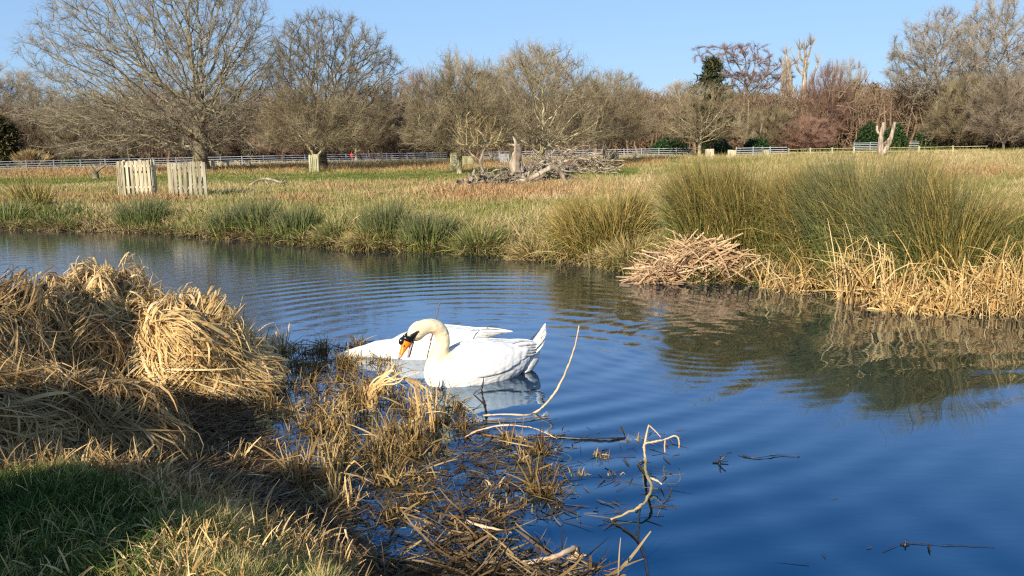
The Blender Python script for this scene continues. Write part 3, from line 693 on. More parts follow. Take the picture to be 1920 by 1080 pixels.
def far_plane(px, dist, top, wl_, wr_, seed, label, fork, lowz, n=1300, name="plane_tree"):
    rng = np.random.default_rng(seed); base = atd(px, dist); base[2] = hz(base[0], base[1]); m = dist / FPX
    horizon = 275 - (px - 960) * math.tan(ROLL); H = px2m(horizon - top, dist) + 1.6
    d = nrm(rng.normal(size=(n, 3))); u = rng.random(n) ** .35
    z = np.where(d[:, 2] > 0, d[:, 2] * (H - fork * m), d[:, 2] * (fork - lowz) * m)
    A = np.stack([d[:, 0] * np.where(d[:, 0] < 0, wl_, wr_) * m * u, d[:, 1] * (wl_ + wr_) / 2 * m * u, z * u + fork * m], 1)
    tr = trunk_line(lowz * m, 7, (0, 0), .08, rng)
    N, par = colonize(rng, A, tr, .75, .85, trop=(0, 0, .02), jit=.42, maxn=5000, first=3)
    wood, crown = tree_mesh(rng, N, par, .028, e=2.35, thick=.06, twig=dict(rt=.07, n1=7000, n2=15000, l1=.9, l2=.6, r1=.018, r2=.012, up=.1, out=.2), rmax=.6)
    tree_thing(name, base, wood, crown, M['far'], M['grey_twig'], label)
far_plane(1757, 135, 50, 95, 55, 71, "tall open crowned tree with long side limb near the rail fence end", 130, 75)
far_plane(1850, 140, 32, 60, 95, 72, "tallest pale open crowned tree at the far edge of the wood", 150, 90, name="plane_tree")

def layered_tree():
    rng = np.random.default_rng(81); base = atd(1400, 160); base[2] = hz(base[0], base[1]); m = 160 / FPX
    H = 190 * m; A = []
    for _ in range(16):
        z = H * rng.uniform(.45, 1.0); w_ = 62 * m * (1.15 - .35 * abs(z / H - .8)); n = 60
        cx = rng.uniform(-.55, .55) * w_
        A.append(np.stack([cx + rng.normal(0, .42, n) * w_, rng.normal(0, .4, n) * w_, z + rng.normal(0, .14, n)], 1))
    A = np.vstack(A); A = A[A[:, 2] < H * 1.02]
    tr = trunk_line(60 * m, 6, (0, 0), .05, rng)
    N, par = colonize(rng, A, tr, .6, .6, trop=(0, 0, 0), jit=.1, maxn=4000, first=4)
    wood, crown = tree_mesh(rng, N, par, .026, e=2.2, thick=.07, twig=dict(rt=.06, n1=9000, n2=12000, l1=.7, l2=.5, r1=.018, r2=.012, a=1, b=.6, up=0, out=.1, cu=-.1), rmax=.5)
    tree_thing("layered_tree", base, wood, crown, M['far'], M['red_twig'], "tall tree with flat layered brown branches against the sky")
layered_tree()

def pollard_tree():
    rng = np.random.default_rng(82); base = atd(1503, 150); base[2] = hz(base[0], base[1]); m = 150 / FPX
    w_ = MB(); H0 = 85 * m
    def limb(pts, r0, r1):
        pts = spline([[q[0] * m, q[1] * m, q[2] * m] for q in pts], 10); tube1(w_, pts, np.linspace(r0, r1, 10), rng.random(), 8)
    limb([(0, 0, -3), (1, 0, 60), (0, 0, 110), (2, 2, 150), (0, 0, 172)], .55, .2)
    limb([(0, 0, 75), (-18, 3, 105), (-28, -3, 140), (-33, 0, 165)], .3, .12)
    limb([(2, 0, 100), (12, 0, 120), (22, -3, 150)], .26, .14)
    limb([(0, 0, 150), (-7, 2, 160), (-10, 0, 172)], .2, .1)
    limb([(1, 0, 155), (7, 2, 165), (10, 0, 180)], .2, .1)
    limb([(0, 0, 130), (-10, 4, 140), (-14, 3, 150)], .25, .15)
    c = MB(); ends = np.array([(0, 0, 172), (-33, 0, 165), (22, -3, 150), (-10, 0, 172), (10, 0, 180), (-14, 3, 150), (-28, 0, 140), (2, 0, 140)]) * m
    n = 260; i = rng.integers(0, len(ends), n); B = ends[i]
    D = nrm(rng.normal(size=(n, 3)) * .45 + np.array([0, 0, 1])); L = rng.uniform(.8, 2.2, n)
    PT = B[:, None] + D[:, None] * (np.array([0, .5, 1])[None, :] * L[:, None])[:, :, None]
    tubes(c, PT, np.tile(np.array([[.04, .028, .01]]), (n, 1)), rng.random(n), 3)
    tree_thing("pollard_tree", base, w_, c, M['dead'], M['grey_twig'], "pale cut back tree with thick blunt bare limbs above the wood")
pollard_tree()
def poplar():
    rng = np.random.default_rng(83); base = atd(1470, 158); base[2] = hz(base[0], base[1]); m = 158 / FPX; H = 165 * m
    w_ = MB(); tube1(w_, spline([(0, 0, -.3), (.1, 0, H * .5), (0, 0, H)], 10), np.linspace(.35, .05, 10), .5, 6)
    c = MB(); n = 2600; z = rng.uniform(.15, .97, n) * H; a = rng.random(n) * 6.28; D = nrm(np.stack([np.cos(a) * .16, np.sin(a) * .16, np.ones(n)], 1))
    L = rng.uniform(1.0, 2.6, n) * (1.15 - z / H)
    st = np.stack([np.cos(a), np.sin(a), 0 * a], 1) * rng.uniform(0, .9, n)[:, None]
    PT = (st + np.stack([0 * z, 0 * z, z], 1))[:, None] + D[:, None] * (np.array([0, .5, 1])[None, :] * L[:, None])[:, :, None]
    tubes(c, PT, np.tile(np.array([[.03, .02, .008]]), (n, 1)), rng.random(n), 3)
    tree_thing("poplar_tree", base, w_, c, M['far'], M['grey_twig'], "narrow upright pale tree standing just before the cut back tree")
poplar()
def conifer(px, dist, top, width, seed, mat, label, layers=26, bare=.12, droop=.15, irregular=.3, name="conifer_tree", dens=1.0, by=None, expo=.9):
    rng = np.random.default_rng(seed); base = atd(px, dist); base[2] = hz(base[0], base[1]); m = dist / FPX
    horizon = 275 - (px - 960) * math.tan(ROLL); H = px2m(horizon - top, dist) + 1.6; R = px2m(width / 2, dist)
    w_ = MB(); tube1(w_, spline([(0, 0, -.3), (.05, 0, H * .5), (0, 0, H * .97)], 10), np.linspace(.035 * H, .02, 10), .5, 7)
    c = MB(); n = int(420 * layers / 10 * dens)
    # boughs: each a limb carrying flat sprays
    nb = layers * 6; zb = np.sort(rng.uniform(bare, .98, nb)); Lb = R * (1 - zb) ** expo * rng.uniform(1 - irregular, 1 + irregular * .5, nb) + .15
    a = rng.random(nb) * 6.28; D = np.stack([np.cos(a), np.sin(a), -droop + rng.normal(0, .08, nb) + .25 * zb], 1)
    B = np.stack([0 * zb, 0 * zb, zb * H], 1)
    PT = B[:, None] + D[:, None] * (np.array([0, .5, 1])[None, :] * Lb[:, None])[:, :, None]
    tubes(w_, PT, np.tile(np.array([[.05, .035, .01]]), (nb, 1)), rng.random(nb), 3)
    q = rng.integers(0, nb, n * 12); f = rng.uniform(.15, 1.05, n * 12)
    S = B[q] + D[q] * (f * Lb[q])[:, None] + rng.normal(0, 1, (n * 12, 3)) * np.array([.22, .22, .12])
    E = nrm(D[q] + rng.normal(0, .7, (n * 12, 3))); Ls = rng.uniform(.25, .6, n * 12)
    PT = S[:, None] + E[:, None] * (np.array([0, .5, 1])[None, :] * Ls[:, None])[:, :, None]
    ribbons(c, PT, rng.uniform(.08, .2, n * 12), rng.random(n * 12), N=rng.normal(size=(n * 12, 3)) * .5 + np.array([0, 0, 1.0]), tip=.2)
    tree_thing(name, base, w_, c, M['darkoak'], mat, label, crown_name="crown")
conifer(1332, 106, 120, 140, 91, M['conifer'], "dark green topped conifer with ragged layered branches", layers=17, irregular=.75, droop=.02, expo=.75, dens=.8)
conifer(1597, 165, 165, 46, 92, M['olive'], "broad dark olive cone shaped conifer beside the reddish tree", layers=34, irregular=.12, bare=.05, expo=.55)
conifer(1631, 168, 170, 34, 93, M['olive'], "slim dark olive cone shaped conifer next to the broad one", layers=30, irregular=.15, bare=.05, expo=.6)
conifer(905, 160, 138, 40, 94, M['conifer'], "small dark pine top poking above the brown trees", layers=12, irregular=.5)
conifer(10, 120, 232, 62, 95, M['olive'], "dark narrow evergreen at the wood edge by the fence", layers=30, irregular=.3, bare=.02, expo=.6)

def leafy_bush(px, dist, top, width, seed, label, mat='laurel', depth=2.5, n=9000, name="laurel_bush"):
    rng = np.random.default_rng(seed); base = atd(px, dist); base[2] = hz(base[0], base[1])
    horizon = 275 - (px - 960) * math.tan(ROLL); H = px2m(horizon - top, dist) + 1.6; R = px2m(width / 2, dist)
    d = nrm(rng.normal(size=(n, 3))); u = rng.random(n) ** .3
    lump = .75 + .45 * vnoise(d[:, 0] * R + 50, d[:, 2] * H + d[:, 1] * depth, 1.1, seed)
    S = np.stack([d[:, 0] * R * u * lump, d[:, 1] * depth * u * lump, np.abs(d[:, 2]) * H * u * lump + .1], 1)
    E = nrm(rng.normal(size=(n, 3))); L = rng.uniform(.15, .4, n)
    PT = S[:, None] + E[:, None] * (np.array([0, .5, 1])[None, :] * L[:, None])[:, :, None]
    c = MB(); ribbons(c, PT, rng.uniform(.1, .22, n), rng.random(n), rng=rng, tip=.1, base=.3)
    w_ = MB(); k = 14; a = rng.random(k) * 6.28; D = np.stack([np.cos(a) * R * .6, np.sin(a) * depth * .5, np.full(k, H * .8)], 1)
    tubes(w_, D[:, None] * np.array([0, .5, 1])[None, :, None], np.tile(np.array([[.06, .04, .02]]), (k, 1)), rng.random(k), 4)
    t = empty(name, base); tag(t, label, "bush", "green bushes along the wood edge")
    w_.build("stem", M['darkoak'], t); c.build("foliage", M[mat], t)
leafy_bush(150, 122, 292, 70, 101, "green laurel bush behind the fence by the low forked stump")
leafy_bush(235, 125, 295, 60, 102, "green laurel bush behind the fence at the slim paling guard")
leafy_bush(1255, 112, 262, 70, 103, "dark green laurel bank behind the fence beyond the woodpile")
leafy_bush(1345, 118, 262, 60, 104, "dark green bush behind the fence past the bushy tree", n=5000)
leafy_bush(1625, 125, 238, 40, 105, "bright green holly behind the forked bare trunk")
leafy_bush(1675, 124, 240, 40, 108, "green holly just past the forked bare trunk")
leafy_bush(1745, 128, 246, 60, 106, "dark green bush behind the ends of metal rails")
leafy_bush(1420, 122, 262, 50, 107, "dark green bush behind the straight part of the metal rails", n=5000)

def wood_mass():
    """the tangle of brushwood and trunks that fills the far wood behind the separate trees"""
    rng = np.random.default_rng(111); mb = MB()
    n = 210000; px = rng.uniform(-260, 2180, n); dist = rng.uniform(132, 205, n)
    d = np.stack([(px - 960) / FPX, np.ones(n)], 1); d = d / np.linalg.norm(d, axis=1)[:, None]
    X = d[:, 0] * dist; Y = d[:, 1] * dist
    top = 6.2 + 4.2 * fbm(X, Y, 14, 9) + (dist - 132) * .02
    Z = .4 + top * rng.random(n) ** 1.15
    D = nrm(rng.normal(size=(n, 3)) * .8 + np.array([0, 0, .9])); L = rng.uniform(.8, 2.3, n)
    B = np.stack([X, Y, Z], 1); C = rng.normal(0, .18, (n, 3))
    s = np.array([0, .5, 1.0])
    PT = B[:, None] + L[:, None, None] * (D[:, None] * s[None, :, None] + C[:, None] * (s ** 2)[None, :, None])
    rc = np.clip(fbm(X, Y, 18, 4) * 1.0 + rng.normal(0, .12, n), 0, 1)
    ribbons(mb, PT, rng.uniform(.04, .12, n), rc, rng=rng, tip=.3)
    # trunks
    k = 900; px = rng.uniform(-260, 2180, k); dist = rng.uniform(128, 190, k); d = np.stack([(px - 960) / FPX, np.ones(k)], 1); d /= np.linalg.norm(d, axis=1)[:, None]
    B = np.stack([d[:, 0] * dist, d[:, 1] * dist, np.full(k, .2)], 1); Hh = rng.uniform(3, 9, k)
    E = B + np.stack([rng.normal(0, .8, k), rng.normal(0, .8, k), Hh], 1)
    PT = np.stack([B, (B + E) / 2 + rng.normal(0, .2, (k, 3)), E], 1)
    tubes(mb, PT, rng.uniform(.08, .25, k)[:, None] * np.array([[1, .7, .3]]), rng.random(k), 5)
    mat = leaf_mat("brushwood_twig", [(0, (.085, .055, .035)), (.35, (.15, .105, .065)), (.6, (.20, .145, .09)), (.8, (.20, .13, .09)), (1, (.27, .215, .14))], trans=0.0, rough=.9, spec=.1)
    o = mb.build("brushwood", mat); tag(o, "dense tangled brown brushwood filling the far wood", "wood", kind="stuff")
wood_mass()

# low shrub (ochre) at the wood edge, far left, and a leaning small tree stump in the bracken
def shrub(px, dist, top, width, seed, mat, label):
    rng = np.random.default_rng(seed); base = atd(px, dist); base[2] = hz(base[0], base[1])
    horizon = 275 - (px - 960) * math.tan(ROLL); H = px2m(horizon - top, dist) + 1.6; R = px2m(width / 2, dist)
    k = 60; a = rng.random(k) * 6.28; q = rng.random(k) ** .5; D = np.stack([np.cos(a) * R * q, np.sin(a) * R * q, H * (1 - .35 * q ** 2)], 1)
    w_ = MB(); C = rng.normal(0, .2, (k, 3)); s = np.linspace(0, 1, 5)
    tubes(w_, D[:, None] * s[None, :, None] + C[:, None] * np.sin(s * 3.14)[None, :, None], np.tile(np.linspace(.05, .012, 5)[None], (k, 1)), rng.random(k), 4)
    n = 3500; i = rng.integers(0, k, n); f = rng.uniform(.3, 1, n)[:, None]; B = D[i] * f
    E = nrm(D[i] + rng.normal(0, .6, (n, 3)) * H * .5); L = rng.uniform(.3, .8, n)
    c = MB(); PT = B[:, None] + E[:, None] * (np.array([0, .5, 1])[None, :] * L[:, None])[:, :, None]
    ribbons(c, PT, np.full(n, .03), rng.random(n), rng=rng, tip=.3)
    t = empty("bare_shrub", base); tag(t, label, "shrub"); w_.build("stem", M['grey_twig'] if False else M['thorn'], t); c.build("crown", M[mat], t)
shrub(62, 108, 287, 60, 121, 'ochre_twig', "low pale brown shrub against the fence near the dark evergreen")

# ------------------------------------------------------------------ fences, guards, gate, person
def rail_fence(name, pts, h, rails, post_gap, mat, label, post_w, rail_h, rail_t):
    """pts: world ground points; posts are parts, each run of rails a part"""
    root = empty(name, pts[0]); tag(root, label, "fence"); o = np.array(pts[0])
    k = 0
    for a, b in zip(pts[:-1], pts[1:]):
        a = np.array(a); b = np.array(b); L = np.linalg.norm((b - a)[:2]); n = max(1, int(round(L / post_gap))); ang = math.atan2(b[1] - a[1], b[0] - a[0])
        for i in range(n):
            q = a + (b - a) * i / n
            mb = MB(); box(mb, (q[0] - o[0], q[1] - o[1], q[2] - o[2] + h / 2), (post_w, post_w, h + .06), ang, .5); mb.build("post", mat, root); k += 1
        for z in rails:
            mb = MB(); c = (a + b) / 2 - o; dz = math.atan2(b[2] - a[2], L)
            box(mb, (c[0], c[1], c[2] + z), (L, rail_t, rail_h), ang, .5, tilt=-dz); mb.build("rail", mat, root)
    return root
def gp(px, dist):
    p = atd(px, dist); p[2] = hz(p[0], p[1]); return p
RAILS = (.18, .38, .58, .80, 1.04)
rail_fence("rail_fence", [gp(-60, 100), gp(150, 101), gp(330, 102), gp(610, 103), gp(838, 104)], 1.1, RAILS, 2.4, M['metal'], "long low silvery metal rail fence behind the great oak", .08, .06, .03)
rail_fence("rail_fence", [gp(905, 100), gp(1000, 102), gp(1170, 104), gp(1300, 106)], 1.1, RAILS, 2.2, M['metal'], "silvery metal rail fence behind the woodpile", .08, .06, .03)
rail_fence("rail_fence", [gp(1380, 100), gp(1475, 101)], 1.15, RAILS, 2.0, M['metal'], "short silvery metal rail fence between pale guards by the tall rushes", .08, .065, .03)
rail_fence("rail_fence", [gp(1600, 122), gp(1722, 124)], 1.3, RAILS + (1.24,), 2.2, M['metal'], "raised metal rail fence behind the forked bare trunk", .08, .065, .03)
rail_fence("wooden_fence", [gp(1478, 96), gp(1600, 98), gp(1722, 100), gp(1850, 101)], .95, (.5, .86), 2.6, M['oldpale'], "pale wooden post and rail fence beyond the tall rushes", .15, .05, .04)

def paling_guard(loc, h, wid, depth, npal, mat, label, rz=0.0, faces=(0, 1, 2, 3), group=None, name="paling_guard", gap=.42, seed=1, rails=(.3, .84)):
    rng = np.random.default_rng(seed); t = empty(name, loc, rz); tag(t, label, "tree guard", group)
    dims = [((0, -depth / 2), wid, 0), ((wid / 2, 0), depth, math.pi / 2), ((0, depth / 2), wid, 0), ((-wid / 2, 0), depth, math.pi / 2)]
    for fi in faces:
        c, L, ang = dims[fi]; n = max(3, int(round(npal * L / wid))); mb = MB(); ca, sa = math.cos(ang), math.sin(ang)
        pw = L / n * (1 - gap)
        for i in range(n):
            s = -L / 2 + L * (i + .5) / n + rng.normal(0, .006); hh = h * rng.uniform(.95, 1.03)
            box(mb, (c[0] + ca * s, c[1] + sa * s, hh / 2 - .08), (pw, .02, hh + .1), ang, rng.random(), tilt=rng.normal(0, .015))
        mb.build("pales", mat, t)
        for rz_ in rails:
            mr = MB(); off = .028
            nx, ny = (0, 1 if fi == 0 else -1) if fi in (0, 2) else (-1 if fi == 1 else 1, 0)
            box(mr, (c[0] + nx * off, c[1] + ny * off, h * rz_), (L * .99, .03, .07), ang, .5); mr.build("rail", mat, t)
    for sx in (-1, 1):
        for sy in (-1, 1):
            mp = MB(); box(mp, (sx * (wid / 2 - .06), sy * (depth / 2 - .07), h * .48), (.07, .07, h * .98), 0, .5); mp.build("post", mat, t)
    return t
g1 = land(260, 372); d1 = math.hypot(g1[0], g1[1])
paling_guard(g1, px2m(66, d1), px2m(58, d1), .5, 8, M['pale'], "narrow pale paling guard standing apart above the river bank", rz=.03, seed=3)
g2 = land(350, 372); d2 = math.hypot(g2[0], g2[1])
paling_guard(g2 + np.array([0, .2, 0]), px2m(64, d2), px2m(56, d2), px2m(52, d2), 7, M['pale'], "wider paling guard seen on its corner with bracken inside", rz=.52, seed=4)
g3 = land(590, 324); d3 = math.hypot(g3[0], g3[1])
paling_guard(g3, px2m(33, d3), px2m(17, d3), .6, 5, M['oldpale'], "mossy wooden guard around the bushy tree beside the dark oak", rz=.1, seed=5, gap=.25)
for i, (px, py, hp, wp, mt, lb) in enumerate([
    (393, 306, 14, 12, 'pale', "whitish far guard close beside the great oak trunk"),
    (411, 306, 14, 6, 'pale', "slim whitish far guard second from the great oak trunk"),
    (421, 306, 14, 11, 'pale', "whitish far guard with its neighbour touching, third from the oak"),
    (445, 305, 14, 9, 'pale', "whitish far guard between two gaps of metal fence"),
    (464, 305, 13, 9, 'pale', "whitish far guard with arched top near a low oak limb"),
    (853, 322, 36, 13, 'oldpale', "grey guard round the twin stemmed tree"),
    (877, 312, 20, 18, 'oldpale', "greenish grey guard just behind the twin stemmed tree"),
    (926, 305, 18, 12, 'pale', "pale square guard beside the white gate"),
    (962, 318, 36, 12, 'oldpale', "mossy guard immediately behind the broken grey trunk"),
    (1003, 312, 24, 16, 'oldpale', "dark mossy guard standing behind the woodpile"),
    (1152, 304, 20, 14, 'oldpale', "greenish guard beside the tree with leaning stem"),
    (1191, 292, 16, 7, 'pale', "pinkish slim guard in front of the far metal rails"),
    (1330, 291, 18, 14, 'pale', "pale guard beside the tree in front of the conifer"),
    (1372, 290, 16, 14, 'pale', "pale guard where the short metal fence begins"),
    (1435, 289, 16, 9, 'oldpale', "greenish narrow guard in the middle of the short metal fence")]):
    p = land(px, py); d = math.hypot(p[0], p[1])
    if d > 95: d = 95.0 - (i % 3); p = gp(px, d)
    paling_guard(p, px2m(hp, d), px2m(wp, d), px2m(wp, d) * .9, 5, M[mt], lb, rz=(i * .37) % .6 - .3, seed=20 + i, gap=.2, faces=(0, 1, 2, 3), group="wooden guards dotted about the park")

def white_gate():
    p = land(947, 309); d = math.hypot(p[0], p[1]); t = empty("gate", p, .1); tag(t, "small white metal gate beside a pale guard", "gate")
    W = px2m(18, d); H = px2m(20, d); mb = MB()
    for s in (-1, 1): box(mb, (s * W / 2, 0, H / 2), (.07, .07, H))
    box(mb, (0, 0, H - .03), (W - .07, .06, .07)); box(mb, (0, 0, .1), (W - .07, .06, .07)); mb.build("gate_frame", M['metal'], t)
    mb = MB()
    for i in range(7): box(mb, (-W / 2 + W * (i + 1) / 8, 0, H / 2), (.07, .02, H - .12))
    mb.build("bars", M['metal'], t)
white_gate()

def person_red():
    p = land(660, 310); p = atd(660, 118); p[2] = hz(p[0], p[1]) - .05
    t = empty("person", p, .3, .72); tag(t, "tiny person in a red coat walking along behind the fence", "person")
    skin = plain_mat("skin", (.5, .32, .24)); redc = plain_mat("red_coat", (.55, .03, .03), .8); dk = plain_mat("dark_cloth", (.02, .02, .03), .9)
    b = MB()
    me = bpy.data.meshes.new("body"); sk = [(0, 0, .92), (0, 0, 1.15), (0, 0, 1.38), (0, 0, 1.5), (0, -.01, 1.6), (0, -.01, 1.7),
        (.09, 0, .86), (.11, -.06, .48), (.11, -.02, .08), (.11, -.14, .04), (-.09, 0, .86), (-.11, .1, .5), (-.11, .18, .1), (-.11, .07, .06),
        (.19, 0, 1.38), (.25, .05, 1.12), (.24, -.04, .9), (.23, -.07, .8), (-.19, 0, 1.38), (-.25, -.03, 1.12), (-.24, -.12, .93), (-.23, -.16, .84)]
    ed = [(0, 1), (1, 2), (2, 3), (3, 4), (4, 5), (0, 6), (6, 7), (7, 8), (8, 9), (0, 10), (10, 11), (11, 12), (12, 13), (2, 14), (14, 15), (15, 16), (16, 17), (2, 18), (18, 19), (19, 20), (20, 21)]
    rr = [.15, .15, .15, .06, .10, .09, .10, .07, .05, .04, .10, .07, .05, .04, .075, .055, .04, .045, .075, .055, .04, .045]
    me.from_pydata(sk, ed, []); o = bpy.data.objects.new("body", me); COL.objects.link(o); o.parent = t; me.materials.append(dk)
    md = o.modifiers.new("skin", 'SKIN')
    for v, r_ in zip(me.skin_vertices[0].data, rr): v.radius = (r_, r_ * .8)
    me.skin_vertices[0].data[0].use_root = True
    s = o.modifiers.new("sub", 'SUBSURF'); s.levels = 1; s.render_levels = 1
    c = MB(); prof = [(.75, .24), (.95, .22), (1.15, .20), (1.35, .21), (1.47, .13), (1.53, .08)]; a = np.arange(12) * 2 * math.pi / 12
    V = np.array([[math.cos(x) * r_, math.sin(x) * r_ * .72, z] for z, r_ in prof for x in a]); F = [[i * 12 + j, i * 12 + (j + 1) % 12, (i + 1) * 12 + (j + 1) % 12, (i + 1) * 12 + j] for i in range(5) for j in range(12)]
    c.add(V, F)
    for sx in (1, -1):
        tube1(c, spline([(sx * .17, 0, 1.4), (sx * .26, .04 * sx, 1.12), (sx * .245, -.08, .9)], 6), [.085, .08, .07, .065, .06, .055], .5, 8)
    c.build("coat", redc, t, smooth=True)
    h = MB(); 
    for k_, (r_, z) in enumerate(((.1, 1.64),)):
        u = np.linspace(0, math.pi, 9); vv = np.arange(12) * 2 * math.pi / 12
        V = np.array([[math.sin(q) * math.cos(x) * r_, math.sin(q) * math.sin(x) * r_ - .01, z + math.cos(q) * r_ * 1.2] for q in u for x in vv])
        F = [[i * 12 + j, i * 12 + (j + 1) % 12, (i + 1) * 12 + (j + 1) % 12, (i + 1) * 12 + j] for i in range(8) for j in range(12)]; h.add(V, F)
    h.build("hood", redc, t, smooth=True)
person_red()

# ------------------------------------------------------------------ dead wood
def limb_part(name, root, segs, mat, sides=10):
    mb = MB()
    for pts, r0, r1 in segs:
        k = max(8, 4 * len(pts)); pp = spline(pts, k); rr = np.linspace(r0, r1, k) * (1 + .12 * np.sin(np.arange(k) * 2.1))
        tube1(mb, pp, rr, .5, sides)
    return mb.build(name, mat, root, smooth=True)
def dead_wood():
    p = land(972, 347); d = math.hypot(p[0], p[1]); m = d / FPX
    t = empty("broken_trunk", p); tag(t, "upright broken grey dead trunk with splintered top", "dead tree")
    S = lambda L: [[q[0] * m, q[1] * m, q[2] * m] for q in L]
    limb_part("trunk", t, [(S([(-8, 0, -6), (-4, 0, 12), (-6, 0, 38), (0, 2, 62), (-1, 0, 76)]), 15 * m, 6 * m), (S([(6, 0, -4), (6, 2, 20), (3, 4, 48)]), 9 * m, 3.5 * m),
        (S([(10, 0, -4), (18, -3, 10), (20, -5, 26)]), 6 * m, 1.2 * m), (S([(-14, 0, -2), (-20, -2, 10), (-22, 0, 18)]), 5 * m, 1 * m)], M['dead'], 12)
    limb_part("splinter", t, [(S([(-1, 0, 72), (-5, 0, 82), (-9, 0, 90)]), 4.5 * m, .8 * m), (S([(-1, 0, 70), (-8, 0, 74), (-20, 0, 76)]), 3.5 * m, .8 * m), (S([(2, 0, 62), (9, 0, 52), (12, 0, 44)]), 2.5 * m, .8 * m)], M['dead'], 7)
    p = land(885, 352); t = empty("root_snag", p); tag(t, "low pointed grey root snag at the end of the fallen wood", "dead wood")
    limb_part("stump", t, [(S([(-18, 0, -3), (-6, 0, 6), (0, 0, 18), (6, 0, 32)]), 7 * m, 2 * m), (S([(0, 0, 4), (-4, 0, 18), (-5, 0, 26)]), 4 * m, 1 * m), (S([(-2, 0, 5), (18, 0, 2), (42, -3, -2)]), 6 * m, 2 * m)], M['dead'], 9)
    def tangle(px, py, w_, h_, dep, n, seed, label, name, rb=.05, long_=1.0):
        rng = np.random.default_rng(seed); p = land(px, py); m = math.hypot(p[0], p[1]) / FPX
        t = empty(name, p); tag(t, label, "dead wood", "heap of bleached fallen branches")
        big, small = MB(), MB()
        for i in range(n):
            c = np.array([rng.uniform(-.5, .5) * w_ * m, rng.uniform(-.5, .5) * dep, 0]); c[2] = h_ * m * rng.uniform(.02, .75) * (1 - (2 * abs(c[0]) / (w_ * m)) ** 2 * .5)
            L = rng.uniform(.5, 1.8) * long_; a = rng.normal(0, .6) + (math.pi if rng.random() < .5 else 0); el = rng.normal(.12, .35)
            D = np.array([math.cos(a) * math.cos(el), math.sin(a) * math.cos(el), math.sin(el)])
            k = 5; pts = [c + D * L * (s - .5) + rng.normal(0, .09, 3) for s in np.linspace(0, 1, k)]
            for q in pts: q[2] = max(q[2], .03)
            r_ = rb * rng.uniform(.35, 1.5); tube1(big if r_ > rb * .8 else small, spline(pts, 12), np.linspace(r_, r_ * .35, 12), rng.random(), 7)
            for _ in range(2):
                q = pts[rng.integers(1, k)]; E = nrm(D + rng.normal(0, .8, 3) + np.array([0, 0, .4])); l2 = L * rng.uniform(.25, .6)
                tube1(small, spline([q, q + E * l2 * .5 + rng.normal(0, .05, 3), q + E * l2], 7), np.linspace(r_ * .5, r_ * .12, 7), rng.random(), 5)
        big.build("bough", M['dead'], t, smooth=True); small.build("branches", M['dead'], t, smooth=True)
    tangle(930, 352, 120, 34, 1.6, 40, 131, "low tangle of grey boughs lying around the broken trunk", "branch_heap", .055)
    tangle(1010, 342, 100, 50, 1.8, 55, 132, "jumbled grey boughs heaped between broken trunk and tall woodpile", "branch_heap", .058)
    tangle(1075, 326, 130, 60, 2.5, 90, 133, "tallest heap of criss-crossed bleached branches", "branch_heap", .045, 1.3)
    # long curved log at the heap's foot
    p = land(1000, 350); t = empty("fallen_log", p); tag(t, "long dark ended log lying curved at the front of the heap", "log")
    limb_part("log", t, [(S([(-60, 0, 6), (-20, 0, 10), (10, 0, 22), (36, 0, 34), (52, 0, 20), (60, 0, 2)]), 5.5 * m, 4.0 * m)], M['dead'], 9)
    # forked branch lying on the grass by the river (px 490)
    p = land(492, 352); m = math.hypot(p[0], p[1]) / FPX; S = lambda L: [[q[0] * m, q[1] * m, q[2] * m] for q in L]
    t = empty("fallen_branch", p); tag(t, "lone fallen branch arched over brown bracken with upturned twig", "branch")
    limb_part("bough", t, [(S([(-36, 0, -3), (-20, 0, 6), (-8, 0, 13), (5, 0, 16), (18, 0, 14), (34, 0, 9), (44, 0, 10)]), 2.2 * m, 2.2 * m)], M['dead'], 8)
    limb_part("twigs", t, [(S([(34, 0, 10), (42, 0, 20), (46, 0, 29)]), 1.2 * m, .5 * m), (S([(6, 0, 14), (10, 0, 6), (13, 0, -2)]), 1.5 * m, .9 * m)], M['dead'], 6)
    # forked bare trunk on the right
    p = gp(1650, 88); m = 88 / FPX; S = lambda L: [[q[0] * m, q[1] * m, q[2] * m] for q in L]
    t = empty("forked_snag", p); tag(t, "pale barkless forked trunk with two blunt cut limbs", "dead tree")
    limb_part("trunk", t, [(S([(2, 0, -4), (0, 0, 14), (0, 0, 34), (4, 1, 60)]), 6.5 * m, 3 * m), (S([(4, 0, 8), (12, 0, 20), (18, 0, 38), (22, 0, 60)]), 5 * m, 2.6 * m),
        (S([(0, 0, 38), (-7, 0, 46), (-8, 0, 55)]), 2.6 * m, 1.8 * m), (S([(2, 0, 22), (9, 0, 28), (14, 0, 34)]), 2 * m, 1.2 * m)], M['dead'], 10)
    # low dark stump with two arms (px 178)
    p = land(180, 336); m = math.hypot(p[0], p[1]) / FPX; S = lambda L: [[q[0] * m, q[1] * m, q[2] * m] for q in L]
    t = empty("forked_stump", p); tag(t, "low dark stump with two forking arms in the bracken", "stump")
    limb_part("stump", t, [(S([(0, 0, -3), (-1, 0, 10), (0, 0, 15)]), 7 * m, 4 * m), (S([(0, 0, 12), (-4, 0, 18), (-8, 0, 26)]), 3 * m, 1 * m), (S([(0, 0, 12), (8, 0, 17), (16, 0, 22), (22, 0, 25)]), 3.2 * m, 1 * m)], M['darkoak'], 9)
    # bare stem leaning by the thorn at 1134
    p = land(1126, 312); m = math.hypot(p[0], p[1]) / FPX; S = lambda L: [[q[0] * m, q[1] * m, q[2] * m] for q in L]
    t = empty("leaning_stem", p); tag(t, "bare arching stem leaning out beside the woodpile end", "stem")
    limb_part("stem", t, [(S([(12, 0, -2), (12, 0, 24), (2, 0, 36), (-16, 0, 34), (-28, 0, 22)]), 2 * m, .8 * m)], M['dead'], 7)
dead_wood()

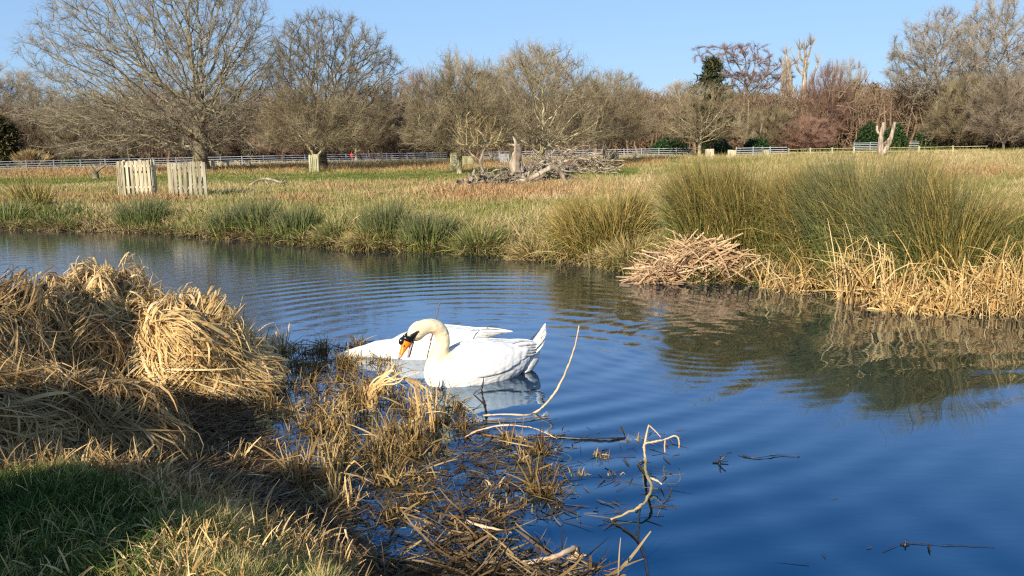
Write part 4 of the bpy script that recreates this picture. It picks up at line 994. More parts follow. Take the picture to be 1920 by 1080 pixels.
# ------------------------------------------------------------------ grasses and rushes
def clump(name, px, py, hpx, wpx, n, mat, label, seed, lean=.28, wd=.009, az=None, group=None, depth=None, sp=1.0, kink=0.0, bend=.5, cat="rush clump", base=None, z=None, green=None):
    rng = np.random.default_rng(seed); p = land(px, py) if base is None else base
    d = math.hypot(p[0], p[1]); m = d / FPX
    H = hpx * m * 1.05; R = wpx * m / 2; dp = depth if depth is not None else R * .8
    a = rng.random(n) * 6.28; q = rng.random(n) ** .6 * .7
    B = np.stack([np.cos(a) * R * q, np.sin(a) * dp * q, np.zeros(n)], 1)
    B[:, 2] = height(B[:, 0] + p[0], B[:, 1] + p[1]) - p[2] - .02
    B[:, 2] = np.maximum(B[:, 2], -p[2] - .05)
    L = H * (.38 + .62 * rng.random(n) ** .6) * (1.08 - .35 * q ** 2)
    th0 = np.abs(rng.normal(0, lean * .5, n)) + lean * 1.3 * q; azz = a + rng.normal(0, .6, n)
    if az is not None:
        mixv = rng.random(n) < .55; azz = np.where(mixv, az + rng.normal(0, .5, n), azz)
    P = blades_path(rng, B, L, th0, rng.gamma(.9, bend / .9, n), azz, 7, max(kink, .07))
    P[:, :, 2] = np.maximum(P[:, :, 2], -p[2] + .0)
    rnd = np.clip(rng.beta(1.2, 1.2, n) if green is None else rng.beta(green[0] * .6, green[1] * .6, n), 0, 1)
    mb = MB(); ribbons(mb, P, wd * rng.uniform(.7, 1.3, n), rnd, rng=rng, tip=.12)
    o = mb.build(name, mat); o.location = [float(v) for v in p]
    return tag(o, label, cat, group)
RG = "rush clumps along the far bank"
clump("rush_clump", 55, 392, 62, 50, 380, M['rush'], "thin upright straw green rush clump on the far bank by the edge", 201, wd=.014, group=RG)
clump("rush_clump", 75, 394, 50, 40, 260, M['rush'], "shorter leaning rush clump joined to the thin upright one", 202, wd=.014, az=0.4, group=RG)
clump("rush_clump", 15, 412, 36, 90, 378, M['rush_dark'], "low green rush clump at the waterline by the picture edge", 203, wd=.016, group=RG)
clump("rush_clump", 266, 425, 56, 105, 810, M['rush_dark'], "rounded blue green rush clump in front of the narrow paling guard", 204, wd=.013, lean=.2, group=RG, green=(1.4, 2.4))
clump("rush_clump", 432, 440, 58, 96, 810, M['rush_dark'], "blue green rush clump first of the bank row after the guards", 205, wd=.013, lean=.2, group=RG, green=(1.4, 2.2))
clump("rush_clump", 487, 436, 68, 87, 810, M['rush_dark'], "tall middle blue green rush clump below the fallen branch", 206, wd=.013, lean=.2, group=RG, green=(1.4, 2.2))
clump("rush_clump", 552, 444, 60, 90, 720, M['rush_dark'], "blue green rush clump beside the straw hummock", 207, wd=.013, lean=.2, group=RG, green=(1.4, 2.2))
clump("rush_clump", 630, 446, 46, 70, 800, M['tuft'], "straw and green hummock before the leaning pale post", 208, wd=.014, lean=.6, group=RG, bend=.9)
clump("rush_clump", 722, 448, 74, 120, 1080, M['rush_dark'], "dark green rush clump just past the leaning pale post", 209, wd=.012, lean=.2, group=RG, green=(1.5, 2))
clump("rush_clump", 800, 462, 72, 111, 990, M['rush_dark'], "dark green rush clump with pale bent straws in front", 210, wd=.012, lean=.2, group=RG, green=(1.6, 1.8))
clump("rush_clump", 900, 468, 58, 100, 1300, M['tuft'], "low mixed straw and green clump overhanging the water", 211, wd=.012, lean=.7, group=RG, bend=.8)
clump("straw_hummock", 690, 458, 44, 76, 1200, M['strawtuft'], "rounded straw coloured grass hummock behind the white speck", 212, wd=.012, lean=.8, bend=1.2, cat="grass hummock")
clump("straw_hummock", 1000, 478, 42, 90, 1200, M['strawtuft'], "brown fallen straw hummock at the narrowest reach", 213, wd=.013, lean=1.0, bend=1.2, cat="grass hummock")
clump("rush_clump", 1110, 478, 122, 110, 2400, M['rush'], "big straw green rush clump leaning over the bend of the bank", 214, wd=.011, lean=.45, group=RG, az=3.1, green=(2, 1.3))
clump("rush_clump", 1155, 474, 128, 80, 2200, M['rush'], "tall straw green rush clump behind the heap of cut reeds", 215, wd=.011, lean=.35, group=RG, az=.3, green=(1.8, 1.4))
clump("rush_clump", 1185, 486, 60, 90, 1400, M['strawtuft'], "low straw skirt of grass between rush clump and cut reeds", 216, wd=.011, lean=.8, bend=1.0, group=RG)
big = [(1300, 468, 135, 80, 2600, 'rush_dark', (1.2, 1.9), "dark green rush clump rising directly behind the heap of cut reeds"),
 (1330, 476, 184, 110, 2300, 'rush', (1.2, 1.9), "tall feathery straw topped rush clump above the heap of cut reeds"),
 (1400, 482, 180, 130, 3000, 'rush', (1.2, 1.9), "broad green and straw rush clump at the end of the cut reeds"),
 (1470, 492, 171, 130, 2800, 'rush', (1.2, 1.9), "straw laden rush clump with bent pale stalks at its foot"),
 (1535, 500, 189, 130, 3000, 'rush', (1.2, 1.9), "rush clump below the short metal rail fence, leaning in the wind"),
 (1600, 508, 211, 130, 3200, 'rush_dark', (1.2, 1.9), "darkest tall green rush clump of the great stand"),
 (1660, 520, 220, 120, 3000, 'rush', (1.2, 1.9), "tall brown topped rush clump under the forked bare trunk"),
 (1720, 530, 202, 120, 3000, 'rush_dark', (1.2, 1.9), "deep green rush clump above the broken pale cattail leaves"),
 (1780, 540, 198, 120, 2800, 'rush', (1.2, 1.9), "straw green rush clump near the outer end of the stand"),
 (1850, 520, 128, 150, 2600, 'rush', (1.2, 1.9), "lower thinning rush clump where the stand meets the meadow"),
 (2060, 545, 150, 170, 2200, 'rush', (1.2, 1.9), "rush clump just past the picture edge beside the outer cattails"),
 (1925, 530, 116, 140, 2400, 'tuft', (1.2, 1.9), "green and straw grass clump closing the stand at the picture edge")]
for i, (px, py, h, w_, n, mt, gr, lb) in enumerate(big):
    clump("rush_clump", px, py, h, w_, n, M[mt], lb, 230 + i, wd=.0085, lean=.26, az=math.pi * .9 if i % 3 else .4, group="great stand of rushes on the bank", green=gr, bend=.45)

# dead cattail leaves along the foot of the stand, kinked and pale
def cattails(px, py, hpx, wpx, n, label, seed, mat='reed', kink=.75, depth=.3, wd=.022, lean=.5, name="dead_cattail", bend=.3, base=None, cat="dead cattail", group="dead cattail clumps at the waterline"):
    rng = np.random.default_rng(seed); p = at(px, py, .02) if base is None else base; d = math.hypot(p[0], p[1]); m = d / FPX
    R = wpx * m / 2; B = np.stack([rng.uniform(-R, R, n), rng.normal(0, depth * .5, n), np.full(n, -.05)], 1)
    L = hpx * m * rng.uniform(.35, 1.25, n)
    P = blades_path(rng, B, L, np.abs(rng.normal(0, lean * .6, n)), rng.gamma(1.2, bend, n), rng.random(n) * 6.28, 7, kink)
    P[:, :, 2] = np.maximum(P[:, :, 2], -.03)
    mb = MB(); ribbons(mb, P, wd * rng.uniform(.5, 1.3, n), np.clip(rng.beta(2.4, 1.3, n), 0, 1), rng=rng, tip=.25)
    o = mb.build(name, M[mat]); o.location = [float(v) for v in p]; return tag(o, label, cat, group)
cattails(1612, 560, 140, 70, 110, "pale kinked cattail leaves before the darkest rush clump", 251, wd=.019, lean=.4, kink=.95, bend=.8)
cattails(1685, 570, 140, 90, 140, "tall splayed pale cattail leaves at the waterline with twisted tips", 252, wd=.019, lean=.4, kink=.95, bend=.8)
cattails(1700, 578, 60, 80, 260, "low fan of broken pale cattail leaves touching the water", 253, lean=1.0, bend=.9)
cattails(1760, 578, 70, 80, 260, "bleached curled cattail leaves drooping in the water", 254, lean=1.0, bend=.9)
cattails(1830, 575, 120, 110, 380, "golden cattail leaves massed near the outer bank", 255, lean=.7, wd=.015, kink=.9, bend=.9)
cattails(1900, 580, 140, 100, 400, "golden cattail leaves massed at the picture edge", 256, lean=.7, wd=.015, kink=.9, bend=.9)
cattails(1865, 545, 140, 140, 420, "second row of golden cattail leaves behind the massed ones", 257, lean=.7, wd=.015, kink=.9, bend=.9)
cattails(1520, 542, 90, 120, 170, "sparse straw leaves drooping to the water under the wind-blown clump", 258, lean=.8, bend=.8, wd=.014)
cattails(1455, 536, 60, 50, 60, "few kinked straws just past the heap of cut reeds", 259, lean=.8, wd=.016)

def reed_heap():
    rng = np.random.default_rng(261); p = at(1322, 526, .0); m = math.hypot(p[0], p[1]) / FPX
    mb = MB(); n = 820; W = 112 * m; H = 78 * m
    cx = rng.uniform(-1, 1, n) * W; cz = H * (1 - np.abs(cx / W) ** 1.7) * rng.random(n) ** .8 * .8 + .03; cy = rng.uniform(-.28, .45, n) + cz * .3
    L = rng.uniform(.25, 1.0, n); a = rng.choice([0, math.pi], n) + rng.normal(0, .6, n); el = rng.normal(.45, .35, n)
    D = np.stack([np.cos(a) * np.cos(el), np.sin(a) * np.cos(el), np.sin(el)], 1); C = np.stack([cx, cy, cz], 1)
    bendv = rng.normal(0, .05, (n, 3)); s = np.linspace(-.5, .5, 5)
    P = C[:, None] + D[:, None] * (s[None] * L[:, None])[:, :, None] + bendv[:, None] * (1 - (2 * s) ** 2)[None, :, None]
    P[:, :, 2] = np.maximum(P[:, :, 2], .0)
    ribbons(mb, P, rng.uniform(.010, .028, n), rng.beta(1.5, 1.5, n), N=rng.normal(size=(n, 3)) + np.array([0, -1.2, .8]), tip=.75)
    o = mb.build("reed_heap", M['pile']); o.location = [float(v) for v in p]
    tag(o, "heap of criss-crossed pinkish cut reed stems at the water's edge", "reed heap")
reed_heap()

# ------------------------------------------------------------------ meadow cover (uncountable)
def project(X, Y, Z):
    d = np.stack([X - EYE[0], Y - EYE[1], Z - EYE[2]], -1); f = d @ Fv
    return 960 + FPX * (d @ Rv) / f, 540 - FPX * (d @ Uv) / f
def meadow():
    rng = np.random.default_rng(301); mb = MB(); br = MB()
    n = 720000; px = rng.uniform(-420, 2420, n)
    u = rng.random(n); dist = 10.5 * (112 / 10.5) ** u            # even in log distance
    d = np.stack([(px - 960) / FPX, np.ones(n)], 1); X = d[:, 0] * dist; Y = dist
    sdv = seg_dist(X, Y); k = sdv > .25; X, Y, dist = X[k], Y[k], dist[k]; n = len(X)
    Z = height(X, Y); qx, qy = project(X, Y, Z)
    big = fbm(X, Y * .5, 9, 3); med = fbm(X, Y, 1.6, 8)
    # how brackeny: bank belt of fronds, heap foot, far strip
    g = lambda c, s_: np.exp(-((qy - c) / s_) ** 2)
    rl = (qx - 960) * math.tan(ROLL); yy = qy + rl               # level the roll
    strip = np.clip(1.6 - np.abs(yy - 307 - 2 * np.sin(qx / 90)) / 8, 0, 1) * (qx < 1250) + np.clip(1 - np.abs(yy - 296) / 8, 0, 1) * (qx >= 1250) * .6
    belt = np.exp(-((yy - 365) / 15) ** 2) * np.clip((1100 - qx) / 250, 0, 1) * np.clip((fbm(X, Y, 2.6, 12) - .42) * 6, 0, 1)
    heap = np.exp(-(((qx - 1000) / 190) ** 2 + ((qy - 362) / 16) ** 2)) * .55
    rightp = np.exp(-(((qx - 1830) / 130) ** 2 + ((qy - 330) / 13) ** 2)) * .5
    bk = np.clip(strip * (.2 + .7 * med) * (dist < 93) + (belt + heap + rightp) * np.clip((big + med - .6) * 3, .15, .9), 0, .92)
    isb = rng.random(n) < bk
    # grass colours: green lawn in the middle distance, straw elsewhere
    lawn = np.exp(-((yy - 328) / 10) ** 2) * (qx < 1200)
    bankg = np.exp(-((yy - 395) / 16) ** 2) * (qx < 1150)
    tone = .66 - .42 * lawn - .18 * bankg + (big - .5) * .7 + (med - .5) * .9 + rng.normal(0, .13, n)
    tone = np.where(qx > 1200, tone - .06, tone)
    hgt = (.05 + .10 * rng.random(n) ** 2 + .06 * med) * (1 + (qx > 1200) * .25) * (1 - .6 * lawn) * (1 + dist / 100)
    B = np.stack([X, Y, Z - .02], 1)
    for sel, m_, hm, wb, rn in ((~isb, mb, .9, .010, tone), (isb, br, 1.15, .013, rng.beta(1.6, 1.6, n))):
        q = np.where(sel)[0]; k = len(q)
        P = blades_path(rng, B[q], hgt[q] * hm * (1.6 if m_ is mb else 1.5), np.abs(rng.normal(.3, .3, k)), rng.gamma(1.5, .4, k), rng.random(k) * 6.28, 4)
        ribbons(m_, P, (wb + dist[q] * .00042) * rng.uniform(.6, 1.3, k), np.clip(rn[q], 0, 1), rng=rng, tip=.2)
    tag(mb.build("grass", M['meadow']), "short straw and green winter grass covering the meadow", "grass", kind="stuff")
    tag(br.build("bracken_litter", M['bracken']), "rusty dead bracken fronds strewn over the meadow", "bracken", kind="stuff")
    # bank fringe: taller mixed tufts along the far shore
    fr = MB(); nt_ = 3400; n = nt_ * 26
    t = rng.random(nt_ * 3); far = np.array([at(*p)[:2] for p in _far[2:20]]); seg = np.linalg.norm(np.diff(far, axis=0), axis=1); cum = np.concatenate([[0], np.cumsum(seg)]) / seg.sum()
    pxs = rng.uniform(-380, 2380, nt_); fpx = np.array([q[0] for q in _far]); fpy = np.array([q[1] for q in _far])
    sy = np.interp(pxs, fpx, fpy); C = np.array([at(a_, b_)[:2] for a_, b_ in zip(pxs, sy)])
    off = rng.random(nt_) ** 1.3 * 2.2; rdir = nrm(C); C = C + rdir * off[:, None]
    ci = np.repeat(np.arange(nt_), 26); X = C[ci, 0] + rng.normal(0, .07, n); Y = C[ci, 1] + rng.normal(0, .07, n); Z = height(X, Y)
    tonec = np.clip(fbm(C[:, 0], C[:, 1], 1.8, 6) * 1.6 - .3 + rng.normal(0, .15, nt_), 0, 1)
    L = (.10 + .32 * rng.random(nt_) ** 1.6)[ci] * rng.uniform(.5, 1.2, n)
    P = blades_path(rng, np.stack([X, Y, Z - .02], 1), L, np.abs(rng.normal(.3, .35, n)), rng.gamma(1.6, .6, n), rng.random(n) * 6.28, 5)
    P[:, :, 2] = np.maximum(P[:, :, 2], -.02)
    ribbons(fr, P, rng.uniform(.008, .018, n), np.clip(tonec[ci] + rng.normal(0, .15, n), 0, 1), rng=rng, tip=.15)
    # drooping dead straw over the lip of the bank, and litter at the water line
    n = 12000; pxs = rng.uniform(-380, 2380, n); sy = np.interp(pxs, fpx, fpy); C = np.array([at(a_, b_) for a_, b_ in zip(pxs, sy)]); rdir = nrm(C[:, :2] * 1.0)
    X = C[:, 0] + rdir[:, 0] * rng.uniform(0, .7, n); Y = C[:, 1] + rdir[:, 1] * rng.uniform(0, .7, n); Z = height(X, Y)
    P = blades_path(rng, np.stack([X, Y, Z], 1), rng.uniform(.15, .5, n), rng.uniform(.4, 1.4, n), rng.uniform(.4, 1.6, n), -math.pi / 2 + rng.normal(0, 1.1, n), 6)
    P[:, :, 2] = np.maximum(P[:, :, 2], .0)
    dr = MB(); ribbons(dr, P, rng.uniform(.008, .02, n), rng.beta(1.5, 1.5, n), rng=rng, tip=.3)
    tag(fr.build("bank_grass", M['tuft']), "mixed green and straw grass tufts on the far bank", "grass", kind="stuff")
    tag(dr.build("straw_litter", M['reed_dark']), "brown drooping straw along the far waterline", "dead grass", kind="stuff")
meadow()

# small single things on the far bank
def stake(px, py, ptop, name, label, r=.02, mat='dead', cat="stake", bentpts=None):
    p = at(px, py, 0.0); m = math.hypot(p[0], p[1]) / FPX; mb = MB()
    pts = bentpts or [(0, 0), ((ptop[0] - px), (py - ptop[1]))]
    P = [[q[0] * m, 0, q[1] * m - (.1 if i == 0 else 0)] for i, q in enumerate(pts)]
    k = max(6, 3 * len(P)); tube1(mb, spline(P, k) if len(P) > 2 else np.linspace(P[0], P[1], k), np.linspace(r, r * .7, k), .5, 8)
    o = mb.build(name, M[mat], smooth=True); o.location = [float(v) for v in p]; return tag(o, label, cat)
def leaning_post():
    p = at(655, 459, 0); m = math.hypot(p[0], p[1]) / FPX; mb = MB(); rng = np.random.default_rng(5)
    for i in range(7):
        x = rng.uniform(-.05, .05); tube1(mb, spline([(x, 0, -.1), (x + 3 * m, 0, 25 * m), (x + 10 * m + i * .012, rng.normal(0, .02), (46 + rng.uniform(-6, 6)) * m)], 8), np.linspace(.028, .012, 8), rng.random(), 6)
    tube1(mb, spline([(9 * m, 0, 44 * m), (16 * m, 0, 50 * m), (24 * m, 0, 56 * m)], 6), np.linspace(.022, .01, 6), .8, 6)
    o = mb.build("reed_bundle", M['reed'], smooth=True); o.location = [float(v) for v in p]; tag(o, "upright pale bundle of old reed stalks leaning at the far waterline", "reed bundle")
leaning_post()
stake(838, 466, (838, 400), "dead_stalk", "single thin pale stalk standing at the far waterline", .010, 'ochre_twig', "stalk", [(0, 0), (0, 30), (-6, 50), (-22, 62)])
stake(1120, 494, (1160, 500), "dead_stalk", "pale angular straw poking out of the water by the bend", .012, 'dead', "stalk", [(0, 0), (2, 10), (18, 6), (40, -2)])
for px, py, h_, lb in ((905, 384, 44, "lone upright straw in front of the low root snag"), (982, 392, 34, "short upright straw on the green bank top below the heap"), (646, 384, 34, "rusty upright straw beyond the straw hummock")):
    p = land(px, py); m = math.hypot(p[0], p[1]) / FPX; mb = MB(); tube1(mb, [(0, 0, -.05), (.01, 0, h_ * m * .5), (-.01, 0, h_ * m)], [.012, .01, .006], .5, 6)
    o = mb.build("dead_stalk", M['ochre_twig'], smooth=True); o.location = [float(v) for v in p]; tag(o, lb, "stalk")
def pebble():
    mb = MB(); u = np.linspace(0, math.pi, 9); v = np.arange(12) * 2 * math.pi / 12; r_ = .045
    V = np.array([[math.sin(q) * math.cos(x) * r_ * 1.1, math.sin(q) * math.sin(x) * r_, math.cos(q) * r_ * .9] for q in u for x in v])
    F = [[i * 12 + j, i * 12 + (j + 1) % 12, (i + 1) * 12 + (j + 1) % 12, (i + 1) * 12 + j] for i in range(8) for j in range(12)]; mb.add(V, F)
    o = mb.build("pebble", plain_mat("white_pebble", (.85, .84, .8)), smooth=True); p = at(704, 462, .05); o.location = [float(v) for v in p]; tag(o, "small round white pebble on the far waterline", "pebble")
pebble()

# ------------------------------------------------------------------ swans
def swan_mesh(name, root, sections, neck, head=None, tail=None, cream=None, vox=.011):
    """one continuous body: lofted trunk, neck tube and head joined by a voxel remesh"""
    mb = MB(); S = spline(sections, 40); a = np.arange(24) * 2 * math.pi / 24
    V = np.array([[s[0], math.cos(x) * s[2], s[1] + math.sin(x) * s[3] * (1.0 if math.sin(x) > 0 else 1.0)] for s in S for x in a])
    F = [[i * 24 + j, i * 24 + (j + 1) % 24, (i + 1) * 24 + (j + 1) % 24, (i + 1) * 24 + j] for i in range(39) for j in range(24)]
    mb.add(V, F); o_ = mb.n
    mb.F3.append(np.array([[0, j + 1, j] for j in range(1, 23)])); l = 39 * 24; mb.F3.append(np.array([[l, l + j, l + j + 1] for j in range(1, 23)]))
    N = spline(neck, 44); tube1(mb, N[:, :3], N[:, 3], .5, 20)
    for c, r_, ax in (head or []):
        u = np.linspace(0.001, math.pi - .001, 14); v = np.arange(20) * 2 * math.pi / 20; ax = nrm(np.array(ax, dtype=float)); A, B = frame(ax[None]); A, B = A[0], B[0]
        V = np.array([np.array(c) + ax * math.cos(q) * r_[0] + (np.array([0, 1.0, 0]) * math.cos(x) * r_[1] + nrm(np.cross(ax, [0, 1.0, 0])) * math.sin(x) * r_[2]) * math.sin(q) for q in u for x in v])
        F = [[i * 20 + j, i * 20 + (j + 1) % 20, (i + 1) * 20 + (j + 1) % 20, (i + 1) * 20 + j] for i in range(13) for j in range(20)]
        k0 = mb.n; mb.add(V, F); mb.F3.append(np.array([[k0, k0 + j + 1, k0 + j] for j in range(1, 19)])); l = k0 + 13 * 20; mb.F3.append(np.array([[l, l + j, l + j + 1] for j in range(1, 19)]))
    tmp = mb.mesh("tmp", None); ob = bpy.data.objects.new("tmp", tmp); COL.objects.link(ob)
    rm = ob.modifiers.new("r", 'REMESH'); rm.mode = 'VOXEL'; rm.voxel_size = vox
    sm = ob.modifiers.new("s", 'SMOOTH'); sm.factor = .6; sm.iterations = 9
    dg = bpy.context.evaluated_depsgraph_get(); ev = ob.evaluated_get(dg); me = bpy.data.meshes.new_from_object(ev)
    bpy.data.objects.remove(ob); me.name = name
    k = len(me.vertices); co = np.zeros(k * 3, np.float32); me.vertices.foreach_get("co", co); co = co.reshape(-1, 3)
    # soft irregular plumage
    rng = np.random.default_rng(3); no = np.zeros(k * 3, np.float32); me.vertices.foreach_get("normal", no); no = no.reshape(-1, 3)
    lump = (vnoise(co[:, 0] * 1 + co[:, 1], co[:, 2], .035, 3) - .5) * .005 + (vnoise(co[:, 0], co[:, 2] + co[:, 1], .09, 5) - .5) * .008
    co2 = co + no * lump[:, None]; me.vertices.foreach_set("co", co2.ravel())
    t = np.zeros(k, np.float32) if cream is None else cream(co).astype(np.float32)
    for nm in ("rnd", "tt"):
        if nm in me.attributes: me.attributes.remove(me.attributes[nm])
    at_ = me.attributes.new("tt", 'FLOAT', 'POINT'); at_.data.foreach_set("value", t)
    me.polygons.foreach_set("use_smooth", np.ones(len(me.polygons), bool)); me.materials.clear(); me.materials.append(M['swan']); me.update()
    b = bpy.data.objects.new(name, me); COL.objects.link(b); b.parent = root; return b
def feather_rows(mb, rng, rows):
    """each feather a long rounded blade with thickness; rows of (base, tip, width)"""
    for b, t_, wd, nrmv in rows:
        b = np.array(b, float); t_ = np.array(t_, float); D = nrm(t_ - b); S = nrm(np.cross(D, nrmv)); Nn = nrm(np.cross(S, D)); L = np.linalg.norm(t_ - b)
        s = np.linspace(0, 1, 9); w_ = wd * np.array([.35, .7, .95, 1, 1, .97, .85, .6, .12]); arch = np.sin(s * math.pi) * .05 * L
        rows_ = []
        for si, wi, ai in zip(s, w_, arch):
            c = b + D * L * si + Nn * ai
            rows_ += [c - S * wi / 2 - Nn * .004, c + Nn * .004, c + S * wi / 2 - Nn * .004, c - Nn * .006]
        F = []
        for i in range(8):
            for j in range(4): F.append([i * 4 + j, i * 4 + (j + 1) % 4, i * 4 + 4 + (j + 1) % 4, i * 4 + 4 + j])
        mb.add(np.array(rows_), F, rng.random(), 0.0)
def wing_shell(root, side, sections, x0, x1, phi0, phi1, off=.012, droop=0.0):
    """folded wing lying on the flank: shell following the body with a scalloped lower edge and pointed end"""
    S = spline(sections, 200); nu, nv = 64, 22; V = []
    xs = np.linspace(x0, x1, nu); order = np.argsort(S[:, 0]); Sx = S[order]
    for i, x in enumerate(xs):
        u = i / (nu - 1); zc, hw, hh = [np.interp(x, Sx[:, 0], Sx[:, k]) for k in (1, 2, 3)]
        taper = math.sin(math.pi * min(1, (1 - u) * 1.6) / 2) ** .6 * min(1, u * 5 + .15) ** .5
        for j in range(nv):
            v = j / (nv - 1); ph = phi0 + (phi1 - phi0) * (.5 + (v - .5) * taper) 
            edge = .014 * abs(math.sin(u * 26 + v * 3)) * v
            o = off * (math.sin(math.pi * min(max(v, .02), .98)) ** .5) * (.4 + .6 * math.sin(math.pi * min(max(u, .03), .97)) ** .5) + .010 * math.sin(v * 9 - u * 4) * .35
            V.append([x - edge * 1.2, side * math.cos(ph) * (hw + o), zc + math.sin(ph) * (hh + o) + droop * u])
    F = [[i * nv + j, i * nv + j + 1, (i + 1) * nv + j + 1, (i + 1) * nv + j] for i in range(nu - 1) for j in range(nv - 1)]
    mb = MB(); mb.add(V, F, .5, 0.0); o = mb.build("wing", M['wing'], root, smooth=True)
    md = o.modifiers.new("thick", 'SOLIDIFY'); md.thickness = .012; md.offset = -1
    return o
def ellip(mb, c, ax, r, rnd=.5, t=0.0, nu=12, nv=16):
    ax = nrm(np.array(ax, float)); Y = np.array([0, 1.0, 0]); Z = nrm(np.cross(ax, Y)); Y = nrm(np.cross(Z, ax))
    u = np.linspace(0, math.pi, nu); v = np.arange(nv) * 2 * math.pi / nv
    V = np.array([np.array(c) + ax * math.cos(q) * r[0] + (Y * math.cos(x) * r[1] + Z * math.sin(x) * r[2]) * math.sin(q) for q in u for x in v])
    F = [[i * nv + j, i * nv + (j + 1) % nv, (i + 1) * nv + (j + 1) % nv, (i + 1) * nv + j] for i in range(nu - 1) for j in range(nv)]; mb.add(V, F, rnd, t)
def loft(mb, secs, nv=16):
    """secs: (centre, axis, halfwidth y, half height)"""
    V = []; v = np.arange(nv) * 2 * math.pi / nv
    for c, ax, hw, hh in secs:
        ax = nrm(np.array(ax, float)); Z = nrm(np.cross(ax, [0, 1.0, 0])); 
        V += [np.array(c) + np.array([0, 1.0, 0]) * math.cos(x) * hw + Z * math.sin(x) * hh for x in v]
    k = len(secs); F = [[i * nv + j, i * nv + (j + 1) % nv, (i + 1) * nv + (j + 1) % nv, (i + 1) * nv + j] for i in range(k - 1) for j in range(nv)]
    k0 = mb.n; mb.add(np.array(V), F, .5, 0.0); mb.F3.append(np.array([[k0, k0 + j + 1, k0 + j] for j in range(1, nv - 1)])); l = k0 + (k - 1) * nv; mb.F3.append(np.array([[l, l + j, l + j + 1] for j in range(1, nv - 1)]))

